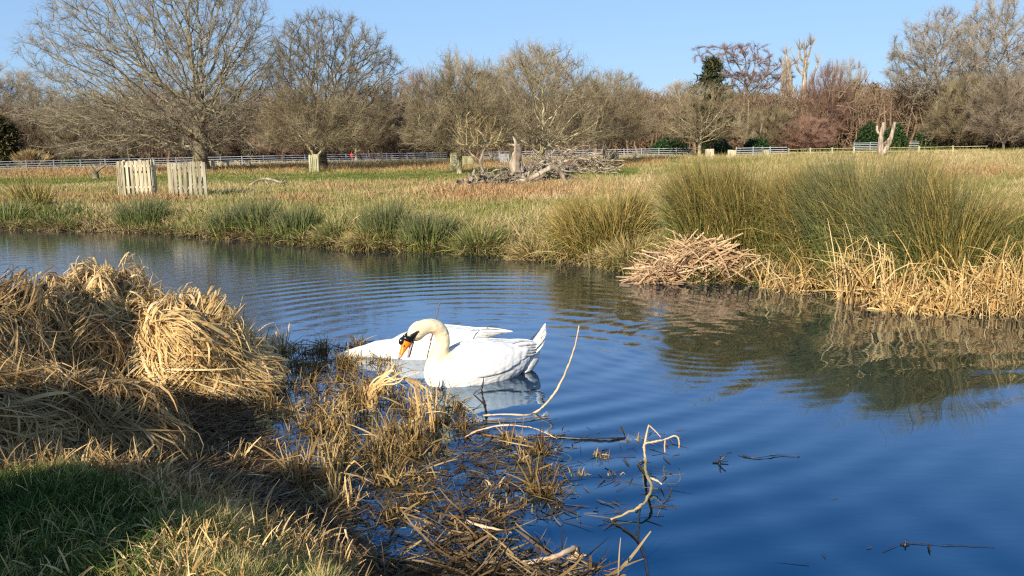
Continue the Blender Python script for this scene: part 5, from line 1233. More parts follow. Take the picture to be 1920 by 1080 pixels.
def front_swan():
    rng = np.random.default_rng(401)
    p = at(905, 706); rear = at(1000, 690) ; fr = at(815, 719); dirv = nrm((fr - rear)[None, :2])[0]
    rz = math.atan2(dirv[1], dirv[0])
    t = empty("swan", (p[0], p[1], 0), rz); tag(t, "white swan with raised curved neck and orange bill among the reeds", "swan")
    SEC = [(-.55, .19, .012, .012), (-.50, .18, .07, .06), (-.40, .145, .135, .125), (-.26, .11, .19, .185), (-.08, .085, .235, .235), (.10, .075, .25, .25), (.26, .07, .235, .22), (.40, .07, .19, .175), (.50, .075, .12, .12), (.545, .08, .03, .03)]
    NK = [(.34, 0, .04, .14), (.43, 0, .11, .115), (.435, 0, .19, .092), (.405, 0, .27, .071), (.378, 0, .35, .063), (.385, 0, .43, .063), (.43, 0, .490, .067), (.50, 0, .512, .066), (.57, 0, .497, .066), (.625, 0, .465, .060), (.665, 0, .43, .048)]
    cream = lambda co: np.clip((co[:, 2] - .12) / .16, 0, 1) * (co[:, 0] > .28) * np.clip((co[:, 0] - .28) / .06, 0, 1)
    body = swan_mesh("body", t, SEC, NK, head=[((.605, 0, .480), (.098, .064, .080), (.8, 0, -.6))], cream=cream)
    for s in (1, -1): wing_shell(t, s, SEC, .30, -.50, rad(80), rad(-2), off=.011)
    # long flight feathers crossing over the rump, and the tail cocked up
    f = MB()
    for s in (1, -1):
        rows = [((-.22, s * (.11 + .012 * k), .27 - .020 * k), (-.575 + .018 * k, s * (.035 + .014 * k), .240 - .020 * k), .065, np.array([0, s * .6, 1.0])) for k in range(5)]
        feather_rows(f, rng, rows)
    f.build("flight_feathers", M['wing'], t, smooth=True)
    tl = MB(); rows = []
    for k in range(7):
        a = (k - 3) / 3.0; rows.append(((-.44, a * .05, .17), (-.655 + .02 * abs(a), a * .045, .40 - .07 * abs(a)), .10, np.array([-1.0, 0, .4])))
    for k in range(5):
        a = (k - 2) / 2.0; rows.append(((-.42, a * .05, .12), (-.61, a * .06, .31 - .03 * abs(a)), .10, np.array([-1.0, 0, .2])))
    feather_rows(tl, rng, rows); tl.build("tail", M['wing'], t, smooth=True)
    ut = MB(); loft(ut, [((-.36, 0, .05), (1, 0, -.1), .13, .10), ((-.45, 0, .075), (1, 0, -.2), .11, .095), ((-.52, 0, .12), (1, 0, -.5), .075, .075), ((-.565, 0, .18), (1, 0, -.9), .03, .035)]); ut.build("undertail", M['wing'], t, smooth=True)
    # bill, mask, eyes
    ax = np.array([.42, 0, -.91]); b0 = np.array([.700, 0, .408])
    bl = MB(); secs = []
    for s, hw, hh in ((-.012, .036, .052), (.0, .035, .050), (.03, .030, .040), (.06, .026, .030), (.09, .025, .022), (.115, .026, .017), (.128, .024, .014)):
        secs.append((b0 + ax * s + np.array([.012, 0, .004]) * (s / .13), ax, hw, hh))
    loft(bl, secs); bo = bl.build("bill", M['bill'], t, smooth=True)
    tp = MB(); secs = []
    for s, hw, hh in ((.126, .0255, .0155), (.138, .023, .014), (.150, .016, .011), (.158, .006, .005)): secs.append((b0 + ax * s + np.array([.012, 0, .004]), ax, hw, hh))
    loft(tp, secs); tp.build("bill_tip", M['billtip'], bo, smooth=True)
    nl = MB(); ellip(nl, b0 + ax * .159 + np.array([.013, 0, .004]), ax, (.008, .010, .007)); nl.build("nail", M['black'], bo, smooth=True)
    for s in (1, -1):
        ns = MB(); ellip(ns, b0 + ax * .045 + np.array([.022, s * .026, .008]), ax, (.012, .004, .005)); ns.build("nostril", M['black'], bo, smooth=True)
    md = MB(); secs = []; ax2 = nrm(np.array([.30, 0, -.95])); b1 = b0 + np.array([-.038, 0, -.016])
    for s, hw, hh in ((-.01, .022, .012), (.05, .018, .009), (.10, .016, .007), (.135, .008, .004)): secs.append((b1 + ax2 * s, ax2, hw, hh))
    loft(md, secs); mo = md.build("lower_mandible", M['mandible'], t, smooth=True)
    ed = MB(); secs = []
    for s, hw, hh in ((-.01, .024, .006), (.05, .020, .005), (.10, .017, .004), (.13, .008, .003)): secs.append((b1 + ax2 * s + np.array([-.010, 0, -.004]), ax2, hw, hh))
    loft(ed, secs); ed.build("mandible_edge", M['black'], mo, smooth=True)
    mk = MB(); ellip(mk, b0 + np.array([.050, 0, .006]), ax, (.036, .023, .026))        # knob
    loft(mk, [(b0 - ax * .034 + np.array([-.002, 0, .0]), ax, .044, .056), (b0 - ax * .014, ax, .041, .056), (b0 + ax * .004, ax, .038, .053)])
    for s in (1, -1):                                                             # lores up to the eye
        loft(mk, [(b0 + np.array([-.006, s * .030, .012]), (-.6, 0, .8), .012, .044), (b0 + np.array([-.030, s * .043, .040]), (-.6, 0, .8), .014, .030), (b0 + np.array([-.056, s * .053, .066]), (-.75, 0, .65), .013, .015), (b0 + np.array([-.078, s * .056, .085]), (-.75, 0, .65), .010, .008)])
    mk.build("face_mask", M['black'], t, smooth=True)
    for s in (1, -1):
        ey = MB(); ellip(ey, b0 + np.array([-.072, s * .060, .080]), (0, 1, 0.01), (.0085, .0095, .0095)); ey.build("eye", M['black'], t, smooth=True)
front_swan()
def rear_swan():
    rng = np.random.default_rng(402); p = at(845, 664); t = empty("swan", (p[0], p[1] , 0), rad(181)); m = math.hypot(p[0], p[1]) / FPX
    tag(t, "white swan feeding behind with its head down on the water", "swan")
    SEC = [(-.42, .17, .012, .012), (-.37, .16, .06, .05), (-.26, .13, .13, .115), (-.10, .09, .19, .175), (.06, .065, .225, .215), (.22, .06, .235, .225), (.38, .05, .21, .20), (.52, .04, .16, .15), (.66, .03, .10, .09), (.74, .02, .05, .05)]
    NK = [(.55, 0, .05, .12), (.68, 0, .06, .095), (.80, .01, .05, .075), (.92, .02, .035, .058), (1.02, .03, .012, .05), (1.10, .04, -.04, .045), (1.14, .04, -.12, .04)]
    swan_mesh("body", t, SEC, NK, cream=lambda co: np.clip((co[:, 0] - .7) / .4, 0, 1) * .5)
    for s in (1, -1): wing_shell(t, s, SEC, .36, -.36, rad(82), rad(5), off=.012)
    f = MB()
    for s in (1, -1):
        feather_rows(f, rng, [((-.10, s * (.10 + .012 * k), .225 - .018 * k), (-.61 + .045 * k, s * (.012 + .008 * k), .215 - .006 * k), .055, np.array([0, s * .5, 1.0])) for k in range(5)])
    f.build("flight_feathers", M['wing'], t, smooth=True)
    tl = MB(); feather_rows(tl, rng, [((-.30, (k - 2) * .03, .13), (-.50, (k - 2) * .045, .13), .05, np.array([0, 0, 1.0])) for k in range(5)]); tl.build("tail", M['wing'], t, smooth=True)
rear_swan()

# ------------------------------------------------------------------ near bank: reed mounds
def mound(px, py, z0, rx, ry, h, n, label, seed, mat='reed', lmin=.35, lmax=.8, wd=.018, up=0.0, rough=.05, beta=(2.4, 1.3), name="reed_mound", flow=None, green=0):
    """thatch of fallen reed leaves draped over a hummock"""
    rng = np.random.default_rng(seed); p = at(px, py, z0); p = np.array([p[0], p[1], z0])
    t = empty(name, p); tag(t, label, "reed mound", "mounds of dead reeds on the near bank")
    lum = lambda th, e: 1 + .24 * (vnoise(th * 1.7 + 20, e * 2.0 + 5, 1.0, seed) - .5) * 2
    def surf(th, e, o=0.0):
        r_ = lum(th, e); return np.stack([np.cos(th) * np.cos(e) * (rx * r_ + o), np.sin(th) * np.cos(e) * (ry * r_ + o), np.sin(e) * (h * r_ + o)], -1)
    core = MB(); U = np.linspace(0, 2 * math.pi, 49)[:-1]; E = np.linspace(-.1, math.pi / 2, 14)
    G = np.array([[surf(np.array(u_), np.array(e_), -.03) for u_ in U] for e_ in E]).reshape(-1, 3)
    F = [[i * 48 + j, i * 48 + (j + 1) % 48, (i + 1) * 48 + (j + 1) % 48, (i + 1) * 48 + j] for i in range(13) for j in range(48)]
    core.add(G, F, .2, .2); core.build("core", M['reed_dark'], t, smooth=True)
    K = 7; s = np.linspace(0, 1, K)
    th = rng.random(n) * 2 * math.pi; e0 = np.arcsin(rng.random(n) ** .9) ; L = rng.uniform(lmin, lmax, n)
    swirl = rng.normal(0, .45, n) + (vnoise(np.cos(th) * 2 + 9, e0 * 3 + np.sin(th) * 2, .8, seed + 3) - .5) * 2.2
    de = -L / h * .8 * np.cos(np.clip(swirl, -1.4, 1.4)); dth = L / max(rx, ry) * np.sin(np.clip(swirl, -1.5, 1.5)) * 1.2
    TH = th[:, None] + dth[:, None] * s[None]; EE = e0[:, None] + de[:, None] * s[None]; EE = np.where(EE > math.pi / 2, math.pi - EE, EE); EE = np.maximum(EE, -.12)
    off = rng.random(n)[:, None] * rough + np.abs(rng.normal(0, rough * .5, n))[:, None] * np.sin(s * math.pi)[None] + (rng.random(n) < .07)[:, None] * s[None] ** 2 * .12
    P = surf(TH, EE, off); P[:, :, 2] = np.maximum(P[:, :, 2], -.02)
    Nn = nrm(P[:, K // 2] * np.array([1 / rx ** 2, 1 / ry ** 2, 1 / h ** 2])) + rng.normal(0, .35, (n, 3))
    mb = MB(); ribbons(mb, P, wd * rng.uniform(.3, 1.0, n) ** 1.2 * np.where(rng.random(n) < .08, 2.2, 1.3), np.clip(rng.beta(beta[0], beta[1], n) * (.7 + .6 * vnoise(th * 2.2, e0 * 4, .8, seed + 9)), 0, 1), N=Nn, tip=.25, base=.6); mb.build("thatch", M[mat], t)
    if up:
        k = int(up); a = rng.random(k) * 6.28; q = rng.random(k) ** .5 * .9; B = np.stack([np.cos(a) * rx * q, np.sin(a) * ry * q, h * np.sqrt(1 - q * q) * .85], 1)
        P = blades_path(rng, B, rng.uniform(.12, .38, k), np.abs(rng.normal(.35, .35, k)), rng.gamma(1.5, .4, k), a + rng.normal(0, 1, k), 6, .35)
        m2 = MB(); ribbons(m2, P, wd * rng.uniform(.4, 1.1, k), rng.beta(2, 1.4, k), rng=rng, tip=.15); m2.build("loose_leaves", M[mat], t)
    if green:
        k = green; a = rng.random(k) * 6.28; q = rng.random(k) ** .5; B = np.stack([np.cos(a) * rx * q * .8, np.sin(a) * ry * q * .8, h * np.sqrt(1 - q * q) * .7], 1)
        P = blades_path(rng, B, rng.uniform(.2, .5, k), np.abs(rng.normal(.2, .2, k)), rng.gamma(1.5, .2, k), rng.random(k) * 6.28, 6)
        m2 = MB(); ribbons(m2, P, np.full(k, .006), rng.random(k) * .6, rng=rng, tip=.1); m2.build("green_blades", M['rush'], t)
    return t
mound(345, 738, .0, .64, .55, .72, 9500, "golden domed mound of draped reed leaves nearest the water", 501, up=520, wd=.0135, lmin=.2, lmax=.65, beta=(3.4, 1.0), rough=.09)
mound(222, 712, .05, .50, .50, .86, 6000, "second golden reed mound with looped leaf on its top", 502, up=420, wd=.0135, lmin=.2, lmax=.65, beta=(3.4, 1.0), rough=.09)
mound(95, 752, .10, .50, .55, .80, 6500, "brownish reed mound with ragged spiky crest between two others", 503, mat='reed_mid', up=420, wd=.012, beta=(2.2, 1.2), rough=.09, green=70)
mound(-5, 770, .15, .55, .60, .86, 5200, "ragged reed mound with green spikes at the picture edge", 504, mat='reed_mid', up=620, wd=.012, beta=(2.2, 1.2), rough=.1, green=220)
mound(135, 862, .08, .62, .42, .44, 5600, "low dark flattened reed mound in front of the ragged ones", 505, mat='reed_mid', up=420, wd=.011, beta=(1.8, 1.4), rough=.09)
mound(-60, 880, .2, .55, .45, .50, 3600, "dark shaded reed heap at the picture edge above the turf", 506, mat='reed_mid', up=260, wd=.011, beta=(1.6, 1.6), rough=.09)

# near turf (grass), mud litter, reed stubble in the shallows
def in_px(rng, n, poly):
    P = np.array(poly, float); lo, hi = P.min(0), P.max(0); out = np.zeros((0, 2))
    while len(out) < n:
        q = rng.uniform(lo, hi, (n * 2, 2)); c = np.zeros(len(q), bool)
        for i in range(len(P)):
            a, b = P[i], P[(i + 1) % len(P)]; k = (a[1] > q[:, 1]) != (b[1] > q[:, 1]); c ^= k & (q[:, 0] < (b[0] - a[0]) * (q[:, 1] - a[1]) / (b[1] - a[1] + 1e-9) + a[0])
        out = np.vstack([out, q[c]])
    return out[:n]
def px_world(Q, z=0.0):
    d = Fv[None] + Rv[None] * ((Q[:, 0] - 960) / FPX)[:, None] + Uv[None] * ((540 - Q[:, 1]) / FPX)[:, None]
    t = (z - EYE[2]) / d[:, 2]; return EYE[None] + d * t[:, None]
def near_bank():
    rng = np.random.default_rng(601)
    # turf
    Q = in_px(rng, 90000, [(-80, 985), (60, 955), (140, 932), (300, 940), (430, 965), (560, 990), (610, 1065), (630, 1180), (-120, 1200)])
    W = px_world(Q, .3); Z = height(W[:, 0], W[:, 1]); n = len(W); sd_ = seg_dist(W[:, 0], W[:, 1]); k = sd_ > .02
    W = W[k]; Z = Z[k]; Q = Q[k]; n = len(W)
    lump = fbm(W[:, 0], W[:, 1], .35, 4)
    L = (.025 + .12 * lump ** 2) * rng.uniform(.6, 1.4, n)
    P = blades_path(rng, np.stack([W[:, 0], W[:, 1], Z - .02 + lump * .07 + (fbm(W[:, 0], W[:, 1], .8, 15) - .5) * .12], 1), L, np.abs(rng.normal(.45, .35, n)), rng.gamma(1.5, .6, n), rng.random(n) * 6.28, 4)
    tone = np.clip(rng.beta(1.4, 2.0, n) + (fbm(W[:, 0], W[:, 1], .5, 2) - .5) * 1.1 + np.clip((Q[:, 0] - 250) / 600, 0, .45) + .08, 0, 1)
    mb = MB(); ribbons(mb, P, rng.uniform(.003, .0065, n), tone, rng=rng, tip=.1)
    tag(mb.build("turf_grass", M['turf']), "fresh green turf on the near bank", "grass", kind="stuff")
    Q = in_px(rng, 5200, [(-80, 960), (140, 925), (330, 935), (560, 985), (640, 1180), (-120, 1200)]); W = px_world(Q, .3); Z = height(W[:, 0], W[:, 1]); n = len(W)
    cl = fbm(W[:, 0], W[:, 1], .22, 14); W, Z, cl = W[cl > .46], Z[cl > .46], cl[cl > .46]; n = len(W)
    P = blades_path(rng, np.stack([W[:, 0], W[:, 1], Z + .01], 1), rng.uniform(.08, .2, n), np.abs(rng.normal(.4, .3, n)), rng.gamma(2.5, .7, n), rng.random(n) * 6.28, 7)
    P[:, :, 2] = np.maximum(P[:, :, 2], Z[:, None] + .02)
    mb = MB(); ribbons(mb, P, rng.uniform(.003, .006, n), np.clip(rng.beta(1.5, 1.3, n), 0, 1), rng=rng, tip=.1)
    tag(mb.build("rough_grass", M['turf']), "long rough grass blades arching over the near turf", "grass", kind="stuff")
    # straw on the turf
    Q = in_px(rng, 1100, [(-80, 900), (430, 900), (600, 930), (650, 1060), (680, 1180), (-120, 1200)]); Q2 = in_px(rng, 2400, [(300, 930), (430, 930), (600, 940), (660, 1180), (260, 1180)])
    Q = np.vstack([Q, Q2]); W = px_world(Q, .3); Z = height(W[:, 0], W[:, 1]); n = len(W)
    P = blades_path(rng, np.stack([W[:, 0], W[:, 1], Z + .01], 1), rng.uniform(.05, .17, n), rng.uniform(.2, 1.5, n), rng.gamma(1.5, .5, n), rng.random(n) * 6.28, 6, .4)
    P[:, :, 2] = np.maximum(P[:, :, 2], Z[:, None] + .015)
    mb = MB(); ribbons(mb, P, rng.uniform(.004, .010, n), rng.beta(2, 1.5, n), rng=rng, tip=.3)
    tag(mb.build("straw_on_turf", M['reed']), "dry bleached reed leaves scattered over the turf", "dead leaves", kind="stuff")
    Q = np.vstack([in_px(rng, 4200, [(290, 935), (430, 915), (560, 930), (640, 1010), (680, 1180), (300, 1180)]), in_px(rng, 500, [(-60, 900), (120, 900), (90, 1000), (-60, 1010)])])
    W = px_world(Q, .28); cl = fbm(W[:, 0], W[:, 1], .16, 7) > .48; W = W[cl]; Z = height(W[:, 0], W[:, 1]); n = len(W)
    P = blades_path(rng, np.stack([W[:, 0], W[:, 1], Z], 1), rng.uniform(.06, .22, n), np.abs(rng.normal(.4, .35, n)), rng.gamma(1.4, .6, n), rng.random(n) * 6.28, 7, .45)
    P[:, :, 2] = np.maximum(P[:, :, 2], Z[:, None] + .004)
    mb = MB(); ribbons(mb, P, rng.uniform(.003, .011, n), rng.beta(2, 1.4, n), rng=rng, tip=.2)
    tag(mb.build("straw_tufts", M['reed']), "golden ragged straw standing up through the turf at the bank lip", "dead grass", kind="stuff")
    Q = in_px(rng, 4600, [(-60, 905), (150, 888), (340, 895), (480, 925), (600, 985), (660, 1060), (610, 1075), (470, 990), (330, 955), (140, 948), (-60, 990)])
    W = px_world(Q, .25); Z = height(W[:, 0], W[:, 1]); n = len(W)
    P = blades_path(rng, np.stack([W[:, 0], W[:, 1], Z], 1), rng.uniform(.06, .26, n), np.abs(rng.normal(.8, .5, n)), rng.gamma(1.4, .6, n), rng.random(n) * 6.28, 7, .4)
    P[:, :, 2] = np.maximum(P[:, :, 2], Z[:, None] + .004)
    mb = MB(); ribbons(mb, P, rng.uniform(.003, .012, n), rng.beta(1.6, 1.4, n), rng=rng, tip=.2)
    tag(mb.build("bank_litter", M['reed_mid']), "ragged brown and golden litter along the crumbling edge of the turf", "dead grass", kind="stuff")
    # dark wet mat on the mud between mounds and turf
    Q = in_px(rng, 12000, [(-60, 820), (200, 860), (240, 730), (440, 730), (480, 790), (540, 860), (610, 930), (670, 1030), (600, 1010), (520, 960), (430, 930), (330, 915), (60, 960), (-60, 980)])
    W = px_world(Q, .08); Z = np.maximum(height(W[:, 0], W[:, 1]), .0); n = len(W)
    P = blades_path(rng, np.stack([W[:, 0], W[:, 1], Z + rng.random(n) * .03], 1), rng.uniform(.06, .24, n), rng.uniform(1.3, 1.6, n), rng.normal(0, .12, n), rng.random(n) * 6.28, 6, .1)
    P[:, :, 2] = np.maximum(P[:, :, 2], Z[:, None] + .002)
    mb = MB(); ribbons(mb, P, rng.uniform(.004, .013, n), rng.beta(1.2, 1.9, n), N=rng.normal(0, .4, (n, 3)) + np.array([0, 0, 1.0]), tip=.3)
    tag(mb.build("wet_litter", M['reed_dark']), "dark wet matted reed litter lying on the mud", "dead leaves", kind="stuff")
near_bank()

M['stub'] = leaf_mat("reed_stubble_leaf", [(0, (.05, .028, .012)), (.25, (.14, .08, .03)), (.5, (.27, .18, .06)), (.7, (.42, .29, .12)), (.9, (.56, .40, .19)), (1, (.66, .5, .28))], base=(.05, .04, .015), base_amt=.5, trans=.25)
def stubble():
    rng = np.random.default_rng(611)
    REG = [(475, 640), (560, 640), (680, 655), (760, 700), (860, 740), (900, 790), (980, 830), (1040, 850), (1030, 890), (960, 920), (860, 950), (700, 990), (560, 950), (500, 880), (480, 780)]
    core = [(480, 680), (640, 690), (800, 760), (880, 850), (860, 900), (700, 920), (560, 900), (490, 800)]
    C = np.vstack([in_px(rng, 120, REG), in_px(rng, 75, core), in_px(rng, 70, [(860, 800), (1050, 850), (1050, 930), (900, 980), (800, 940)]), in_px(rng, 40, [(560, 640), (700, 640), (760, 690), (560, 700)])])
    nz = fbm(C[:, 0] * .01, C[:, 1] * .02, 1.0, 8); C = np.vstack([C[nz > .49], in_px(rng, 60, [(490, 640), (680, 640), (760, 690), (700, 740), (490, 720)])])
    Wc = px_world(C); nc = len(Wc); per = rng.integers(10, 38, nc); ci = np.repeat(np.arange(nc), per); n = len(ci)
    hgt = (.05 + .11 * rng.random(nc) ** 1.5)[ci]
    sp = rng.uniform(.015, .055, nc)[ci]
    B = np.stack([Wc[ci, 0] + rng.normal(0, 1, n) * sp, Wc[ci, 1] + rng.normal(0, 1, n) * sp, np.full(n, -.04)], 1)
    P = blades_path(rng, B, .04 + hgt * rng.uniform(.4, 1.5, n), np.abs(rng.normal(.2, .35, n)), rng.gamma(1.3, .5, n), rng.random(n) * 6.28, 6, .35)
    P[:, :, 2] = np.maximum(P[:, :, 2], -.03)
    tone = np.clip(rng.beta(1.5, 1.8, nc)[ci] * .6 + rng.beta(1.3, 1.6, n) * .5, 0, 1)
    mb = MB(); ribbons(mb, P, rng.uniform(.004, .012, n), tone, rng=rng, tip=.3)
    # limp leaves bent down to the water around each clump
    k = nc * 4; ci = rng.integers(0, nc, k); B = np.stack([Wc[ci, 0] + rng.normal(0, .03, k), Wc[ci, 1] + rng.normal(0, .03, k), rng.uniform(.0, .06, k)], 1)
    P = blades_path(rng, B, rng.uniform(.06, .26, k), rng.uniform(1.0, 1.9, k), rng.uniform(-.1, .5, k), rng.random(k) * 6.28, 6, .2); P[:, :, 2] = np.maximum(P[:, :, 2], .0035)
    ribbons(mb, P, rng.uniform(.004, .012, k), rng.beta(1.2, 2.0, k), rng=rng, tip=.3)
    tag(mb.build("reed_stubble", M['stub']), "broken brown reed stubble standing in the shallows before the swans", "reeds", kind="stuff")
    # floating scraps
    Q = np.vstack([in_px(rng, 2200, REG), in_px(rng, 900, [(480, 800), (900, 860), (960, 960), (1000, 1040), (700, 1080), (600, 980)]), in_px(rng, 420, [(860, 790), (1060, 830), (1060, 960), (900, 1000)]), in_px(rng, 160, [(1000, 780), (1280, 800), (1280, 900), (1240, 980), (1050, 1000)]), in_px(rng, 9, [(1100, 800), (1500, 830), (1900, 1000), (1900, 1060), (1200, 1060)])])
    W = px_world(Q); n = len(W)
    P = blades_path(rng, np.stack([W[:, 0], W[:, 1], np.full(n, .003)], 1), rng.uniform(.02, .16, n) * np.where(rng.random(n) < .15, 1.8, 1), np.full(n, 1.54), rng.normal(0, .03, n), rng.random(n) * 6.28, 5)
    P[:, :, 2] = np.maximum(P[:, :, 2], .002) + rng.random((n, 1)) * .004
    mb = MB(); ribbons(mb, P, rng.uniform(.003, .011, n), rng.beta(1.0, 3.2, n), N=rng.normal(0, .2, (n, 3)) + np.array([0, 0, 1.0]), tip=.3)
    tag(mb.build("floating_litter", M['stub']), "dark scraps of dead leaves floating on the shallows", "dead leaves", kind="stuff")
stubble()

# named clumps and stems in the shallows
def stem(name, pts, r0, r1, mat, label, cat="reed stem", sides=8, lift=None, rough=.0):
    """pts: (px, py, z) - each placed on its own height over the water"""
    W = np.array([at(a, b, c) for a, b, c in pts]); o0 = np.array([W[0][0], W[0][1], 0.0]); k = max(10, 5 * len(W)); pp = spline(W - o0, k)
    rng = np.random.default_rng(len(label)); pp += rng.normal(0, rough, pp.shape)
    rr = np.linspace(r0, r1 * .8, k) * (1 + .22 * rng.normal(size=k)); pp += rng.normal(0, .0012, pp.shape); mb = MB(); tube1(mb, pp, rr, rng.random(), sides)
    o = mb.build(name, M[mat], smooth=True); o.location = [float(v) for v in o0]; return tag(o, label, cat)
def upright(px, py, pts):
    """a stem standing up at (px,py): pts in (dx px, up px) turned to metres at that distance -> absolute pixels not needed"""
    p = at(px, py); m = math.hypot(p[0], p[1]) / FPX; return p, [(q[0] * m, (q[2] if len(q) > 2 else 0) * m, q[1] * m) for q in pts]
def standing(name, px, py, pts, r0, r1, mat, label, cat="reed stem", extra=()):
    p, P = upright(px, py, pts); mb = MB(); k = max(14, 6 * len(P)); rg = np.random.default_rng(len(label)); tube1(mb, spline(P, k) + rg.normal(0, r0 * .12, (k, 3)), np.linspace(r0 * 1.1, r1 * .8, k) * (1 + .18 * rg.normal(size=k)), .6, 8)
    for e, a, b in extra:
        _, E = upright(px, py, e); k = max(8, 4 * len(E)); tube1(mb, spline(E, k), np.linspace(a, b, k), .6, 7)
    o = mb.build(name, M[mat], smooth=True); o.location = [float(p[0]), float(p[1]), 0.0]; return tag(o, label, cat)
M['stemtan'] = plain_mat("pale_reed_stalk", (.62, .46, .30), .5, .3, bscale=14, c2=(.46, .32, .19))
M['stembrown'] = plain_mat("brown_stalk", (.20, .12, .06), .55, .3, bscale=30, c2=(.07, .045, .025))
M['stemdark'] = plain_mat("wet_dark_stalk", (.030, .024, .018), .35, .5, bscale=30, c2=(.012, .010, .008))
standing("arching_stalk", 1000, 775, [(0, 0), (18, 12), (42, 40), (62, 78), (78, 120), (86, 152), (90, 172)], .0085, .006, 'stemtan', "long pale stalk arching up from the water beside the swan tail")
standing("upright_stalk", 798, 700, [(0, -12), (2, 20), (12, 62), (22, 100), (28, 124), (31, 137)], .0055, .0055, 'stembrown', "thin brown stalk crossing in front of the swan's neck", extra=[([(12, 62), (8, 78), (2, 92)], .003, .0015), ([(12, 66), (15, 80), (14, 92)], .003, .0015)])
standing("bent_twig", 912, 780, [(0, -4), (-2, 18), (-6, 36), (-8, 56)], .011, .008, 'stemdark', "dark twig with pointed bud standing in the swan's reflection", extra=[([(-4, 24), (-14, 34), (-24, 44)], .007, .004), ([(-24, 44), (-16, 52), (-8, 56)], .005, .004), ([(-8, 56), (-5, 66), (-4, 78)], .010, .002)])
standing("hooked_reed", 1212, 862, [(0, -10), (-4, 20), (-3, 32), (14, 36), (34, 40), (54, 47), (62, 40), (63, 22)], .008, .005, 'stemtan', "pale hooked reed bent over above the floating twig", extra=[([(-3, 34), (0, 52), (4, 70)], .008, .004), ([(4, 70), (18, 56), (28, 44)], .005, .003), ([(36, 40), (35, 26), (36, 14)], .006, .004)])
stem("brown_twig", [(1210, 862, .02), (1212, 890, .05), (1222, 915, .07), (1205, 945, .06), (1180, 960, .03), (1145, 974, .005)], .010, .007, 'ochre_twig', "crooked reddish brown twig slanting down into open water", rough=.002)
stem("brown_twig", [(1218, 898, .06), (1230, 900, .055), (1242, 908, .05)], .010, .005, 'stemtan', "short pale side spike on the crooked twig")
stem("submerged_branch", [(1148, 978, .004), (1180, 998, .006), (1196, 1012, .006), (1208, 1040, .006), (1216, 1085, .005)], .006, .009, 'stemdark', "dark forked branch floating at the bottom of the open water")
stem("submerged_branch", [(1200, 950, .008), (1197, 985, .006), (1196, 1012, .006)], .005, .007, 'stemdark', "short dark branch joining the forked floating one from above")
stem("drifting_reed", [(872, 820, .01), (900, 806, .05), (950, 797, .08), (1000, 803, .06), (1045, 822, .005)], .007, .004, 'stemtan', "pale arched reed floating before the arching stalk")
stem("drifting_reed", [(905, 779, .02), (940, 777, .03), (985, 778, .03), (1002, 775, .02)], .008, .007, 'stemtan', "straight pale reed lying at the foot of the arching stalk")
stem("drifting_reed", [(868, 798, .006), (930, 788, .012), (980, 786, .012), (1030, 780, .006)], .006, .005, 'stembrown', "dark floating reed parallel to the straight pale one")
stem("drifting_reed", [(1010, 817, .006), (1080, 822, .006), (1140, 822, .008), (1172, 820, .004)], .008, .006, 'stemdark', "long thin black reed lying flat beyond the arched pale one")
stem("drifting_reed", [(905, 815, .004), (960, 822, .008), (1010, 818, .008), (1060, 814, .004)], .006, .004, 'stembrown', "brown floating reed just under the arched pale one")
stem("drifting_twig", [(1385, 853, .004), (1420, 858, .006), (1462, 853, .006), (1500, 856, .004)], .004, .0025, 'stemdark', "slender dark twig drifting far out on open water")
stem("drifting_twig", [(1700, 1018, .003), (1740, 1020, .004), (1800, 1022, .004), (1865, 1026, .003)], .002, .0015, 'stemdark', "hair thin twig drifting in the empty lower water")
standing("budded_twig", 1350, 868, [(0, -4), (-1, 6), (2, 18)], .008, .004, 'stemdark', "tiny dark sprig standing out on open water", "twig", extra=[([(-14, 1), (0, 2), (16, 3)], .005, .003), ([(0, 5), (8, 12), (12, 14)], .005, .003)])
standing("budded_twig", 1697, 1022, [(0, -3), (0, 4), (2, 11)], .009, .003, 'stemdark', "tiny dark bud alone in the lower water", "twig", extra=[([(-8, 0), (0, 3), (8, 1)], .006, .003)])
standing("upright_stalk", 662, 1092, [(22, -20), (14, 20), (2, 60), (-10, 110)], .009, .007, 'stemtan', "straight pale stalk rising at the bottom edge by the turf")
# debris raft bottom right
def raft():
    rng = np.random.default_rng(621)
    Q = np.vstack([in_px(rng, 750, [(620, 1065), (800, 1045), (960, 1030), (1080, 1045), (1150, 1075), (1160, 1140), (600, 1140)]), in_px(rng, 130, [(880, 940), (960, 960), (950, 1010), (800, 1030), (820, 970)])])
    W = px_world(Q, .03); n = len(W); Z = np.maximum(height(W[:, 0], W[:, 1]), 0)
    P = blades_path(rng, np.stack([W[:, 0], W[:, 1], Z + rng.random(n) * .05], 1), rng.uniform(.06, .3, n), rng.uniform(.9, 1.7, n), rng.normal(.1, .3, n), rng.normal(.2, .8, n) + rng.choice([0, math.pi], n), 6, .3)
    P[:, :, 2] = np.maximum(P[:, :, 2], Z[:, None] + .003); mb = MB(); ribbons(mb, P, rng.uniform(.004, .015, n), rng.beta(1.2, 1.5, n), rng=rng, tip=.4)
    tag(mb.build("debris_raft", M['reed_dark']), "raft of broken reed debris washed against the near bank", "debris", kind="stuff")
raft()
stem("reed_log", [(950, 1058, .04), (1010, 1052, .06), (1050, 1040, .07), (1078, 1026, .06)], .012, .015, 'stemtan', "thick pale reed with knuckled end on top of the debris", rough=.001)
stem("reed_log", [(1078, 1026, .06), (1078, 1040, .03), (1070, 1048, .02)], .014, .011, 'stemtan', "short knuckle of pale reed bent back toward the water")
stem("reed_log", [(1062, 1048, .02), (1085, 1044, .02), (1100, 1042, .02)], .012, .013, 'stemtan', "short cut piece of pale reed floating beside the knuckled one")
stem("reed_log", [(875, 978, .05), (910, 988, .05), (960, 998, .02)], .010, .006, 'stemtan', "pale split reed sticking out over the blue water")
